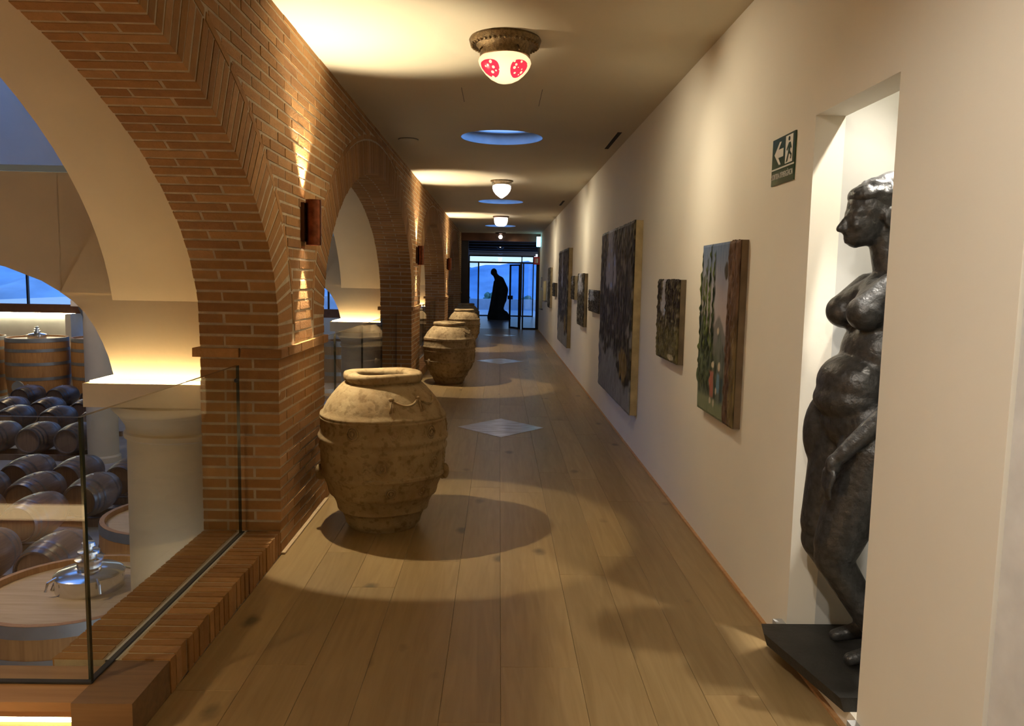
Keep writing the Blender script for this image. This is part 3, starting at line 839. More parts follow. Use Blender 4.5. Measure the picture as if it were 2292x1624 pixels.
vat((-17.9, 26.9, ZF), .98, 2.06, 'orange hooped vat cut by the left edge of the picture', (0, 0))
vat((-13.7, 27.2, ZF), .98, 2.06, 'hooped vat half hidden by the cream arch before the far wall', False)
# column further out in the cellar
for yc, lab in ((17.745, 'distant round cream column standing among the barrels'), (11.275, 'round cream column of the second line by the nearer barrels'), (4.805, 'round cream column of the second line nearest the stair')):
    t = thing('column', lab, 'column', (-9.0, yc, ZF))
    o = MB().lathe([(.36, 0), (.36, .12), (.325, .16), (.32, 3.3), (.40, 3.5), (.40, 3.54)], 36).build('shaft', 'cream_plaster', t); smooth_by_angle(o, 35)
    MB().box(-.4, .4, -.4, .4, 3.54, 3.675).build('capital_slab', 'cream_plaster', t)
    MB().box(-.26, .26, -.29, .29, 3.675, 7.3).build('pier', 'cream_plaster', t)
# stair well pendant lamp, and others added out of sight to warm the cellar
def pendant(loc, drop, energy, label):
    t = thing('pendant_lamp', label, 'pendant lamp', loc, 0, 'dark metal pendant lamps')
    MB().tube([(0, 0, drop), (0, 0, .10)], .008, 8).build('rod', 'bronze_dark', t)
    o = MB().lathe([(.02, .10), (.05, .095), (.11, .03), (.14, 0), (.135, 0), (.105, .028), (.045, .085), (0, .088)], 28).build('shade', 'bronze_dark', t); smooth_by_angle(o, 40)
    MB().ball((0, 0, .03), .035, 14, 10).build('bulb', 'lamp_bulb', t, True)
    spot('pendant_light', (0, 0, -.012), (0, 0, -1), energy, WARM, 165, .8, .06, t)
pendant((-3.1, .6, 2.2), 2.4, 150, 'pendant lamp over the stair behind the camera')
pendant((-5.4, 6.2, 1.7), 2.9, 100, 'added unseen pendant lamp over the vats in the cellar')
pendant((-14.5, 24.6, 2.4), 2.2, 190, 'added unseen pendant lamp brightening the large far vats')
pendant((-9.6, 15.6, 3.3), 1.3, 160, 'added unseen pendant lamp over the barrel rows in the cellar')
pendant((-4.4, 13.5, 3.3), 1.3, 90, 'added unseen pendant lamp in the cellar beyond the second arch')

# ================================================================== SCONCES
def sconce(i, yc, label):
    t = thing('wall_sconce', label, 'wall lamp', (XL, yc, 1.87), 0, 'copper wall lamps on the brick piers')
    MB().box(.0, .022, -.05, .05, -.115, .115).build('back_plate', 'bronze_dark', t)
    n = 28; r = .046; cx = .066
    prof = [(r-.004, -.135), (r, -.135), (r, .135), (r-.004, .135), (r-.004, .125), (r-.004, -.125)]
    o = MB().lathe([(r-.005, -.09), (r-.005, -.135), (r, -.135), (r, .135), (r-.005, .135), (r-.005, .09)], n, (cx, 0, 0)).build('tube', 'copper', t); smooth_by_angle(o, 35)
    MB().lathe([(0, .085), (r-.006, .085)], n, (cx, 0, 0)).build('bulb', 'lamp_bulb', t)
    MB().lathe([(0, -.085), (r-.006, -.085)], n, (cx, 0, 0)).build('bulb', 'lamp_bulb', t)
    MB().box(.02, cx-.03, -.02, .02, -.06, .06).build('bracket', 'bronze_dark', t)
    spot('sconce_up', (cx-.02, 0, .137), (.27, 0, 1), L_SCONCE_UP, WARM2, 90, .5, .012, t)
    spot('sconce_down', (cx-.02, 0, -.137), (.31, 0, -1), L_SCONCE_DN, WARM2, 66, .12, .012, t)
for i, (yc, lab) in enumerate(((-1.665, 'copper tube wall lamp on the pier behind the camera'), (4.80, 'copper tube wall lamp on the nearest brick pier above the jar'),
                               (11.275, 'copper tube wall lamp on the second brick pier'), (17.745, 'copper tube wall lamp on the third, farther brick pier'))):
    sconce(i, yc, lab)

# ================================================================== JARS
def jar(name, label, loc, sc, mat, rz, orn):
    t = thing(name, label, 'jar', loc, rz, 'terracotta jars along the brick wall'); t.scale = (sc[0], sc[0], sc[1])
    P = [(0, 0), (.205, 0), (.215, .012), (.219, .03), (.232, .035), (.236, .055), (.242, .075), (.252, .095), (.264, .118), (.281, .125), (.284, .14), (.288, .16), (.298, .182), (.318, .215), (.333, .225), (.338, .24), (.342, .265),
         (.352, .29), (.366, .32), (.376, .345), (.388, .352), (.389, .366), (.380, .374), (.384, .40), (.387, .456), (.389, .50), (.397, .512), (.398, .526), (.390, .535), (.391, .560), (.401, .570), (.404, .582), (.396, .594), (.391, .61),
         (.389, .65), (.385, .683), (.391, .69), (.392, .702), (.388, .706), (.391, .712), (.388, .722), (.374, .732), (.365, .75), (.345, .787), (.322, .82), (.293, .855), (.268, .882), (.262, .886), (.256, .893), (.247, .90), (.230, .907),
         (.227, .914), (.240, .922), (.244, .935), (.244, .955), (.238, .966), (.222, .97), (.18, .968), (.162, .962), (.155, .945), (.165, .915), (.24, .86), (.33, .74), (.36, .55), (.33, .30), (.22, .06), (0, .05)]
    seg = 96; m = MB(); V = []; n = len(P); rr = random.Random(sum(map(ord, label)))
    ph = [rr.uniform(0, 6.28) for _ in range(6)]
    for i in range(seg):
        a = 2*PI*i/seg
        for (r, z) in P:
            w = 1+.006*math.sin(2*a+ph[0]+z*3)+.004*math.sin(5*a+ph[1]+z*9)
            dz = .004*math.sin(3*a+ph[2])*(1 if z > .03 else 0)
            V.append((r*w*math.cos(a), r*w*math.sin(a), z+dz))
    F = [(i*n+k_, ((i+1) % seg)*n+k_, ((i+1) % seg)*n+k_+1, i*n+k_+1) for i in range(seg) for k_ in range(n-1)]
    m.add(V, F); o = m.build('body', mat, t); smooth_by_angle(o, 50)
    def rad(z):
        Q = [q for q in P if True][:48]
        for (r0, z0_), (r1, z1_) in zip(Q, Q[1:]):
            if z0_ <= z <= z1_: return r0+(r1-r0)*((z-z0_)/max(1e-6, z1_-z0_))
        return .3
    def surf(a, z, off): r = rad(z)+off; return (r*math.cos(a), r*math.sin(a), z)
    if orn:
        # round medallions in the bands of the belly
        for (a0, z, s) in ((-1.25, .645, .034), (-.62, .64, .034), (0.1, .64, .034), (-1.9, .645, .034), (-1.45, .445, .040), (-.55, .445, .040), (-1.3, .285, .03), (-.7, .285, .03)):
            mm = MB()
            for q, off in ((1.0, .001), (.62, .002)):
                pts = [surf(a0+s*q*math.cos(w)/rad(z), z+s*q*1.12*math.sin(w), off) for w in [2*PI*i/20 for i in range(20)]]
                mm.tube(pts, .005, 6, closed=True)
            mm.ball(surf(a0, z, 0), (.011, .011, .014), 8, 6)
            mm.build('medallion', mat, t, True)
        for a0 in (-1.0, -.15, -1.68):
            mm = MB()
            for z0_ in (.405, .43, .455, .48):
                mm.tube([surf(a0+.07*math.sin(w*1.0), z0_+.01*math.cos(w*3), .001) for w in [-1+.2*i for i in range(11)]], .004, 5)
            mm.build('relief_band', mat, t, True)
    # garland with a bow hung on the shoulder
    gm = MB()
    a1, a2 = -1.28, -.72
    for s0, s1 in ((a1, a2), (a2, a2+.5)):
        gm.tube([surf(s0+(s1-s0)*q/12, .835-.035*math.sin(PI*q/12), .003) for q in range(13)], .0075, 7)
    for a in (a1, a2):
        gm.ball(surf(a, .838, .004), (.017, .017, .014), 8, 6)
        gm.tube([surf(a, .835, .004), surf(a-.02, .80, .004), surf(a-.035, .765, .004)], [.009, .006, .008], 6)
        gm.tube([surf(a, .835, .004), surf(a+.02, .80, .004), surf(a+.03, .77, .004)], [.009, .006, .007], 6)
    gm.build('garland', mat, t, True)
    # lug handles
    for a in (-.08, PI+.25):
        MB().ball(surf(a, .355, .0), (.028, .028, .05), 12, 8).ball(surf(a, .325, .006), (.018, .018, .022), 10, 8).build('lug', mat, t, True)
    return t
jar('terracotta_jar', 'large terracotta jar with garland relief, nearest the camera under the wall lamp', (-.71, 4.83, 0), (1.0, 1.0), 'terracotta_a', 0, True)
jar('terracotta_jar', 'weathered terracotta jar by the second brick pier', (-.73, 11.62, 0), (.985, .94), 'terracotta_b', .5, True)
jar('terracotta_jar', 'third terracotta jar, mostly hidden behind the weathered one', (-.80, 18.1, 0), (.93, .88), 'terracotta_b', 1.1, False)
jar('terracotta_jar', 'farthest terracotta jar beside the glass doors', (-.93, 22.4, 0), (.95, .88), 'terracotta_a', 2.0, False)

# ================================================================== CEILING LAMPS
def lamp(kind, yc, label):
    t = thing('ceiling_lamp', label, 'ceiling lamp', (.01, yc, H), 0, 'ceiling lamps along the corridor')
    if kind == 'ruby':
        o = MB().lathe([(.205, 0), (.212, -.012), (.205, -.035), (.188, -.046), (.17, -.04), (.158, -.048), (.148, -.075), (.147, -.105), (.138, -.108)], 48).build('canopy', 'brass_old', t, True); smooth_by_angle(o, 40)
        m = MB()
        for i in range(40):
            a = 2*PI*i/40; m.ball((.193*math.cos(a), .193*math.sin(a), -.042), .010, 8, 6)
        m.build('bead_rim', 'brass_old', t, True)
        for i in range(4):
            a = 2*PI*i/4+.5; MB().tube([(.15*math.cos(a), .15*math.sin(a), -.07), (.165*math.cos(a), .165*math.sin(a), -.085), (.168*math.cos(a), .168*math.sin(a), -.10)], .005, 6).build('screw_hook', 'brass_old', t)
        prof = [(.138, -.105), (.150, -.118), (.155, -.135), (.148, -.155), (.135, -.178), (.112, -.205), (.085, -.228), (.05, -.246), (.02, -.254), (0, -.255)]
        V = []; seg = 64; n = len(prof)
        for i in range(seg):
            a = 2*PI*i/seg; lob = 1+.028*math.cos(4*a-PI/2)
            for (r, z) in prof: V.append((r*lob*math.cos(a), r*lob*math.sin(a), z))
        F = [(i*n+k_, ((i+1) % seg)*n+k_, ((i+1) % seg)*n+k_+1, i*n+k_+1) for i in range(seg) for k_ in range(n-1)]
        o = MB().add(V, F).build('glass_bowl', 'ruby_bowl', t, True)
        MB().lathe([(.03, -.06), (.03, -.09), (.02, -.095)], 16).build('bulb_socket', 'brass_old', t, True)
        point('bulb_light', (0, -.03, -.13), .75, (1.0, .86, .66), .022, t)
    elif kind == 'drop':
        MB().lathe([(.16, 0), (.165, -.012), (.15, -.02), (.12, -.03), (.115, -.06)], 36).build('canopy', 'brass_old', t, True)
        for i in range(30):
            a = 2*PI*i/30; MB().tube([(.135*math.cos(a), .135*math.sin(a), -.012), (.138*math.cos(a), .138*math.sin(a), -.062)], [.008, .005], 6).build('crystal_drop', 'crystal', t)
        MB().lathe([(.10, -.06), (.128, -.075), (.132, -.105), (.118, -.15), (.085, -.195), (.045, -.225), (.012, -.248), (0, -.25)], 36).build('glass_bowl', 'lamp_white', t, True)
    elif kind == 'basket':
        MB().lathe([(.18, 0), (.185, -.015), (.17, -.03), (.15, -.035)], 36).build('canopy', 'bronze_dark', t, True)
        MB().lathe([(.148, -.035), (.15, -.08), (.142, -.14), (.12, -.19), (.09, -.215), (0, -.22)], 36).build('glass_bowl', 'lamp_white', t, True)
        for i in range(24):
            a = 2*PI*i/24; MB().tube([(.154*math.cos(a), .154*math.sin(a), -.035), (.154*math.cos(a), .154*math.sin(a), -.10), (.126*math.cos(a), .126*math.sin(a), -.195)], .006, 6).build('crystal_rod', 'crystal', t)
    else:
        MB().lathe([(.16, 0), (.165, -.015), (.15, -.03), (.05, -.05)], 28).build('canopy', 'bronze_dark', t, True)
        MB().lathe([(.05, -.05), (.15, -.10), (.155, -.14), (.12, -.21), (.05, -.25), (0, -.26)], 28).build('glass_bowl', 'crystal', t, True)
        MB().ball((0, 0, -.13), .06, 14, 10).build('bulb', 'lamp_white', t, True)
    # spots added beside the bowl to brighten both walls and spare the floor
    kq = {'ruby': 1, 'drop': 1, 'basket': 1}.get(kind, .25)
    for dy in (.62, -.62):
        spot('lamp_wall_fill', (.15, .08*dy, -.20), (1, dy, -.80), L_ROOM*kq, (1.0, .88, .65), 112, 1.0, .07, t)
    spot('lamp_wall_fill', (-.17, 0, -.20), (-1, 0, -.60), L_ROOM*.7*kq, (1.0, .88, .65), 112, 1.0, .07, t)
    return t
lamp('ruby', -1.70, 'ceiling lamp with ruby glass bowl behind the camera')
lamp('ruby', 4.77, 'brass ceiling lamp with red etched glass bowl, nearest the camera')
lamp('drop', 11.40, 'white drop shaped ceiling lamp with crystal collar, second from the camera')
lamp('basket', 17.75, 'basket shaped crystal ceiling lamp, third from the camera')
lamp('small', 23.9, 'small glass ceiling lamp just before the dark doorway')
lamp('small', 30.2, 'small glass ceiling lamp beyond the glass doors')
lamp('small', 36.9, 'tiny farthest ceiling lamp under the dark porch')

# smoke detector, ceiling slots
t = thing('ceiling_speaker', 'round flush white ceiling disc near the brick arch', 'detector', (-.955, 8.2, H))
MB().lathe([(.10, 0), (.10, -.012), (.092, -.018), (0, -.018)], 32).build('disc', 'ceiling_plaster', t)
MB().lathe([(.104, 0), (.104, -.006), (.10, -.006)], 32).build('rim', 'dark_wall', t)
for (yc, l, lab) in ((8.05, .95, 'black recessed slot in the ceiling nearest the camera'), (14.5, .9, 'black recessed slot in the ceiling farther away, casting light down')):
    t = thing('ceiling_slot', lab, 'ceiling slot', (1.115, yc, H))
    MB().box(-.022, .022, -l/2, l/2, -.0015, 0).build('slot', 'black_slot', t)
    m = MB()
    for a in (-.024, .022): m.box(a, a+.002, -l/2, l/2, -.004, 0)
    m.build('rim', 'ceiling_plaster', t)
spot('slot_light', (1.10, 14.75, H-.03), (-.02, .02, -1), L_SLOT, WARM, 26, .6, .02)

# ceiling spotlights washing the right wall beside the door
for (y, ty, lab) in ((.75, 2.15, 'small white ceiling spotlight aimed at the wall beside the niche'), (-.25, 1.5, 'small white ceiling spotlight aimed at the door')):
    t = thing('ceiling_spotlight', lab, 'spotlight', (-.15, y, H), 0, 'ceiling spotlights near the camera')
    o = MB().lathe([(.05, 0), (.05, -.012), (.034, -.012), (.034, -.10), (.028, -.10), (.028, -.07), (0, -.07)], 24).build('can', 'white_paint', t); smooth_by_angle(o, 40)
    spot('wall_wash', (0, 0, -.105), (XR+.15, ty-y, 1.45-H), 75, (1.0, .91, .78), 66, .9, .03, t)

# ================================================================== FLOOR INLAYS under the roof lights
for i, (yc, lab) in enumerate(((8.12, 'pale veined stone diamond set in the floor, nearest the camera'), (14.85, 'shining pale diamond in the floor by the second jar'), (21.75, 'farthest shining pale diamond in the floor before the doors'))):
    hx, hy = .45, .52
    V = [(.04-hx, yc, 0), (.04, yc-hy, 0), (.04+hx, yc, 0), (.04, yc+hy, 0)]
    V2 = [(x, y, .003) for x, y, z in V]
    o = MB().add(V+V2, [(4, 5, 6, 7), (0, 1, 5, 4), (1, 2, 6, 5), (2, 3, 7, 6), (3, 0, 4, 7)]).build('floor_inlay', 'pale_marble')
    tag(o, lab, 'floor inlay', 'diamond inlays along the floor')

# ================================================================== PAINTINGS (thick oil paint on canvas)
def vnoise(u, v, su, sv, seed):
    r = np.random.RandomState(seed); g = r.rand(int(sv)+3, int(su)+3)
    x = u*su; y = v*sv; xi = x.astype(int); yi = y.astype(int); fx = x-xi; fy = y-yi
    fx = fx*fx*(3-2*fx); fy = fy*fy*(3-2*fy)
    return (g[yi, xi]*(1-fx)+g[yi, xi+1]*fx)*(1-fy)+(g[yi+1, xi]*(1-fx)+g[yi+1, xi+1]*fx)*fy
def mixc(a, b, t): return a*(1-t[..., None])+b*t[..., None]
def sstep(x, a, b): t = np.clip((x-a)/(b-a), 0, 1); return t*t*(3-2*t)
def col(*c): return np.array(c)
def paint_forest(u, v, seed, sky=(.36, .10, .62), path=True, patch=(.36, .37, .40), dark=(.010, .009, .006)):
    """u 0..1 left to right, v 0..1 bottom to top"""
    s1 = vnoise(u, v, 40, 14, seed); s2 = vnoise(u, v, 16, 24, seed+1); s3 = vnoise(u, v, 70, 34, seed+2); s4 = vnoise(u, v, 7, 5, seed+3)
    c = mixc(col(*dark), col(.055, .045, .024), sstep(s1, .35, .8))
    c = mixc(c, col(.15, .13, .075), sstep(s3*.6+s2*.5, .62, .85))
    c = mixc(c, col(.24, .22, .19), sstep(s2*s1*1.2, .5, .8)*.9*(.4+.6*sstep(.75-v, 0, .4)))
    cx, cw, y0 = sky
    wob = .05*(s4-.5)+.04*(s1-.5)
    gap = sstep(cw*(1+.9*np.exp(-((v-y0-.12)/.10)**2))-np.abs(u-cx-wob), -.02, .03)*sstep(v-y0+.10*(s2-.5), -.02, .06)
    c = mixc(c, mixc(col(*patch)*.8, col(*patch)*1.15, s3), gap)
    c = mixc(c, col(.30, .40, .62), gap*sstep(s2, .70, .9)*.9)
    for k_, (tx, tw) in enumerate(((.06, .030), (.17, .030), (.44, .016), (.56, .022), (.66, .026), (.75, .02), (.85, .035))):
        tt = sstep(np.abs(u-tx-.02*(s4-.5)-.01*np.sin(v*9+k_)), tw, tw*.4)*sstep(v, .22, .34)
        c = mixc(c, col(*dark)*.7+0*c, tt*.92)
    if path:
        pm = sstep(.34-.24*u+.14*(s4-.5)+.06*(s2-.5)-v, -.02, .02)
        c = mixc(c, mixc(col(.19, .19, .165), col(.29, .285, .25), s1), pm)
        bm = np.exp(-(((u-.82)/.13)**2+((v-.24)/.10)**2))
        c = mixc(c, mixc(col(.10, .06, .015), col(.30, .20, .06), s3), sstep(bm+.25*(s1-.5), .4, .6))
        bm = np.exp(-(((u-.0)/.14)**2+((v-.20)/.09)**2)); c = mixc(c, col(.12, .135, .16)+0*c, sstep(bm, .4, .6)*.8)
    return c, s1*.5+s3*.5
def paint_cypress(u, v, seed):
    s1 = vnoise(u, v, 36, 14, seed); s2 = vnoise(u, v, 12, 22, seed+1); s3 = vnoise(u, v, 55, 34, seed+2); s4 = vnoise(u, v, 5, 5, seed+3)
    c = mixc(col(.42, .34, .32), col(.12, .17, .27), sstep(v, .50, 1.0)); c = mixc(c, col(.35, .35, .38), sstep(s4, .5, .9)*.5)
    hills = sstep(.52+.06*np.sin(u*14)+.05*(s4-.5)-v, -.01, .02); c = mixc(c, col(.17, .17, .16)+0*c, hills)
    hills = sstep(.44+.05*np.sin(u*22+1)+.08*(s2-.5)-v, -.02, .03); c = mixc(c, mixc(col(.03, .04, .03), col(.16, .18, .15), s1), hills)
    hgt = s1*.3
    for k_, (tx, w, top) in enumerate(((.03, .05, .97), (.12, .05, .84), (.19, .045, .94), (.29, .05, 1.02), (.40, .045, .97))):
        ww = w*(.35+.65*sstep(top-v, 0, .55))
        tt = sstep(np.abs(u-tx-.015*(s2-.5)), ww, ww*.55)*sstep(top-v, 0, .04)*sstep(v, .12, .2)
        cc = mixc(col(.012, .02, .008), col(.13, .17, .05), sstep(s1*.6+s3*.5, .42, .85)); c = mixc(c, cc, tt); hgt = hgt+tt*s3*.9
    low = sstep(.42-v, 0, .1)*sstep(.62-u, 0, .1); c = mixc(c, mixc(col(.015, .02, .012), col(.14, .17, .10), s3), low*.85)
    gr = sstep(.10+.05*(s4-.5)-v, -.02, .02); c = mixc(c, col(.19, .22, .13)+0*c, gr)
    tr = sstep(u-.74-.03*(s2-.5), 0, .03); c = mixc(c, mixc(col(.045, .022, .012), col(.17, .10, .06), s1), tr); hgt = hgt+tr*s3*.6
    tr = sstep(u-.88, 0, .03); c = mixc(c, mixc(col(.07, .05, .02), col(.22, .16, .07), s1), tr*sstep(.45-v, -.3, .2)); 
    kn = np.exp(-(((u-.70)/.06)**2+((v-.84)/.06)**2)); c = mixc(c, col(.05, .04, .025)+0*c, sstep(kn, .4, .6))
    for (fx, y0, y1, w, cc) in ((.43, .10, .27, .05, (.36, .14, .10)), (.60, .14, .27, .045, (.12, .22, .30)), (.70, .10, .25, .03, (.03, .06, .07))):
        f = sstep(np.abs(u-fx-.02*(s2-.5)), w, w*.7)*sstep(v, y0, y0+.02)*sstep(y1-v, 0, .02); c = mixc(c, col(*cc)+0*c, f)
    for (fx, fy, w) in ((.45, .30, .03), (.62, .30, .04), (.55, .50, .03), (.40, .085, .03), (.50, .08, .035), (.55, .155, .03)):
        f = np.exp(-(((u-fx)/w)**2+((v-fy)/(w*.8))**2)); c = mixc(c, col(.52, .45, .33)+0*c, sstep(f, .45, .6))
    return c, hgt
def paint_bright(u, v, seed): 
    c, hgt = paint_forest(u, v, seed, sky=(.33, .07, .55), path=False, patch=(.33, .33, .38), dark=(.018, .012, .012))
    s = vnoise(u, v, 20, 14, seed+9); g = sstep(.5-v, -.05, .2)
    c = mixc(c, mixc(col(.05, .045, .02), col(.20, .18, .08), s), g*.7)
    f = np.exp(-(((u-.75)/.2)**2+((v-.06)/.05)**2)); c = mixc(c, col(.42, .38, .28)+0*c, sstep(f, .5, .7))
    return c, hgt
def painting(label, y0, y1, z0, z1, d, fn, seed, nu, nv, edge=(.30, .25, .16)):
    t = thing('painting', label, 'painting', (XR-.0015, (y0+y1)/2, z0), 0, 'unframed oil paintings on the right wall')
    # local: x points out of the wall is -X; u runs from far (+Y) to near (-Y)
    w, h_ = y1-y0, z1-z0
    m = MB().box(-d, 0, -w/2, w/2, 0, h_); m.f = [f for f in m.f]
    plain_name = 'canvas_edge_%d' % seed
    plain(plain_name, edge, .9, var=.25, scale=8, coords='pos')
    m.build('stretcher_canvas', plain_name, t)
    uu, vv = np.meshgrid(np.linspace(0, 1, nu), np.linspace(0, 1, nv))
    c, hg = fn(uu, vv, seed)
    hg = (hg-hg.min())/(hg.max()-hg.min()+1e-6)
    rim = np.minimum(np.minimum(uu, 1-uu)*nu, np.minimum(vv, 1-vv)*nv); rim = np.clip(rim/2, 0, 1)
    X = -d-.001-(.004+.016*hg)*(.35+.65*rim); Y = w/2-uu*w; Z = vv*h_
    rj = np.random.RandomState(seed); jit = (rj.rand(nv, nu)-.5)*.012*(hg > .45)
    Y = Y+np.where((uu <= 0), np.abs(jit)*1.4, 0); Z = Z+np.where(vv >= 1, np.abs(jit), 0)
    V = np.stack([X, Y, Z], -1).reshape(-1, 3)
    F = []
    for j in range(nv-1):
        for i in range(nu-1):
            a = j*nu+i; F.append((a, a+1, a+nu+1, a+nu))
    # close the rim back to the canvas
    base = len(V); loop = [i for i in range(nu)]+[j*nu+nu-1 for j in range(1, nv)]+[(nv-1)*nu+i for i in range(nu-2, -1, -1)]+[j*nu for j in range(nv-2, 0, -1)]
    B = np.array([( -d+.002, V[i][1], V[i][2]) for i in loop]); V = np.concatenate([V, B]); L = len(loop)
    for q in range(L): F.append((loop[q], base+q, base+(q+1) % L, loop[(q+1) % L]))
    me = bpy.data.meshes.new('paint_layer'); me.from_pydata(V.tolist(), [], F); me.materials.append(MAT['oil_paint'])
    at = me.color_attributes.new('paint', 'FLOAT_COLOR', 'POINT')
    cc = np.concatenate([c.reshape(-1, 3), c.reshape(-1, 3)[loop]*.6]); cc = np.concatenate([np.clip(cc, 0, 1), np.ones((len(cc), 1))], 1)
    at.data.foreach_set('color', cc.astype(np.float32).ravel()); me.update()
    bm = bmesh.new(); bm.from_mesh(me); bmesh.ops.recalc_face_normals(bm, faces=bm.faces); bm.to_mesh(me); bm.free()
    o = obj('paint_layer', me, t); tag(o, 'thick ridged oil paint')
    return t
painting('tall landscape painting with dark green cypresses, brown trunk and two small figures, nearest the camera', 3.93, 4.65, .81, 1.77, .036, paint_cypress, 21, 110, 140, (.16, .11, .06))
painting('small dark woodland painting between the cypress picture and the largest landscape', 5.21, 5.90, 1.0, 1.57, .038, paint_bright, 33, 80, 70, (.15, .12, .08))
painting('very large forest path painting with pale sky, nearer of the two big ones', 6.87, 9.05, .365, 2.085, .065, lambda u, v, s: paint_forest(u, v, s), 47, 170, 150, (.42, .34, .19))
painting('small dark painting with a blue white patch just beyond the largest landscape', 9.35, 10.45, 1.16, 1.435, .045, lambda u, v, s: paint_forest(u, v, s, sky=(.30, .22, .5), path=False, patch=(.36, .42, .55)), 55, 60, 40)
painting('upright dark painting with white patches at its top, fifth along the wall', 11.04, 11.92, .90, 1.655, .045, lambda u, v, s: paint_forest(u, v, s, sky=(.42, .26, .62), path=False, patch=(.38, .39, .44)), 61, 60, 60)
painting('small dark painting half hidden beyond the upright one', 12.45, 12.98, 1.25, 1.625, .05, lambda u, v, s: paint_forest(u, v, s, sky=(.5, .12, .6), path=False), 67, 40, 40)
painting('very large dark forest painting with pale lower edge, farther of the two big ones', 13.45, 15.55, .39, 2.11, .065, lambda u, v, s: paint_forest(u, v, s, sky=(.45, .045, .6)), 73, 110, 100, (.25, .19, .10))
painting('tiny dark square painting beyond the second big forest picture', 16.85, 17.60, 1.205, 1.495, .045, lambda u, v, s: paint_forest(u, v, s, sky=(.2, .04, .9), path=False), 79, 40, 30)
painting('tall narrow dark painting, farthest along the wall beside the candles', 18.47, 19.25, .90, 1.85, .045, lambda u, v, s: paint_forest(u, v, s, sky=(.6, .07, .6), path=False), 83, 40, 50)

# candles on wall brackets, light switch
for (yc, z0, z1, lab) in ((20.3, 1.01, 1.53, 'tall cream candle on a wall bracket, nearer one'), (22.2, .73, 1.27, 'tall cream candle on a wall bracket, lower one by the doors')):
    t = thing('wall_candle', lab, 'candle', (XR-.07, yc, z0), 0, 'cream candles on the right wall')
    MB().lathe([(0, .02), (.042, .02), (.042, z1-z0-.005), (.036, z1-z0), (0, z1-z0)], 20).build('candle', 'candle', t, True)
    MB().lathe([(0, 0), (.055, 0), (.06, .02), (0, .02)], 20).build('dish', 'block_grey', t)
    MB().box(0, .07, -.012, .012, -.02, .0).build('arm', 'block_grey', t)
o = thing('wall_plate', 'slim grey wall plate above the lower candle', 'wall plate', (XR, 23.1, 1.34))
MB().box(-.012, 0, -.16, .16, 0, .30).build('plate', 'block_grey', o); MB().box(-.016, -.012, -.10, .10, .04, .26).build('cover', 'sign_white', o)

# ================================================================== EMERGENCY EXIT SIGN (photoluminescent board)
def flat(name, pts, x, mat, parent, th=.0012):
    n = len(pts); V = [(x, -p[0], p[1]) for p in pts]+[(x-th, -p[0], p[1]) for p in pts]
    F = [tuple(range(n)), tuple(range(2*n-1, n-1, -1))]+[(i, n+i, n+(i+1) % n, (i+1) % n) for i in range(n)]
    return MB().add(V, F).build(name, mat, parent, recalc=True)
sg = thing('exit_sign', 'green and white emergency exit sign with arrow beside the niche', 'sign', (XR, 3.50, 1.995))
# local u: to the viewer's right is -Y; board .275 wide, .205 high
MB().box(-.006, 0, -.1375, .1375, 0, .205).build('board', 'sign_green', sg)
flat('rule', [(-.1375, .066), (.1375, .066), (.1375, .073), (-.1375, .073)], -.0065, 'sign_white', sg)
flat('arrow', [(-.105, .135), (-.045, .185), (-.022, .185), (-.055, .153), (0.005, .153), (.005, .117), (-.055, .117), (-.022, .085), (-.045, .085)], -.0065, 'sign_white', sg)
flat('doorway', [(.030, .080), (.115, .080), (.115, .197), (.030, .197)], -.0065, 'sign_white', sg)
m = MB()
fig = flat('running_figure', [(.072, .165), (.090, .165), (.104, .140), (.098, .136), (.088, .150), (.086, .128), (.108, .112), (.102, .092), (.094, .094), (.098, .108), (.076, .120), (.058, .086), (.046, .084), (.066, .124), (.070, .148), (.052, .132), (.046, .138)], -.008, 'sign_green', sg)
hd = MB().lathe([(0, 0), (.0095, 0), (.0095, .0015), (0, .0015)], 16, axis='X').build('figure_head', 'sign_green', sg, False, (-.0095, -.074, .181))
def text(body, size, loc, mat, parent, sx=1.0, ext=.0006):
    cu = bpy.data.curves.new('lettering', 'FONT'); cu.body = body; cu.size = size; cu.extrude = ext; cu.align_x = 'CENTER'; cu.align_y = 'CENTER'
    o = bpy.data.objects.new('lettering', cu); C.objects.link(o)
    dg = bpy.context.evaluated_depsgraph_get(); me = bpy.data.meshes.new_from_object(o.evaluated_get(dg)); bpy.data.objects.remove(o)
    me.materials.clear(); me.materials.append(MAT[mat])
    o = bpy.data.objects.new('lettering', me); C.objects.link(o); o.parent = parent
    o.location = loc; o.rotation_euler = (PI/2, 0, -PI/2); o.scale = (sx, 1, 1)
    return o
text("SORTIDA D'EMERGÈNCIA", .036, (-.0068, 0, .036), 'sign_white', sg, .62)

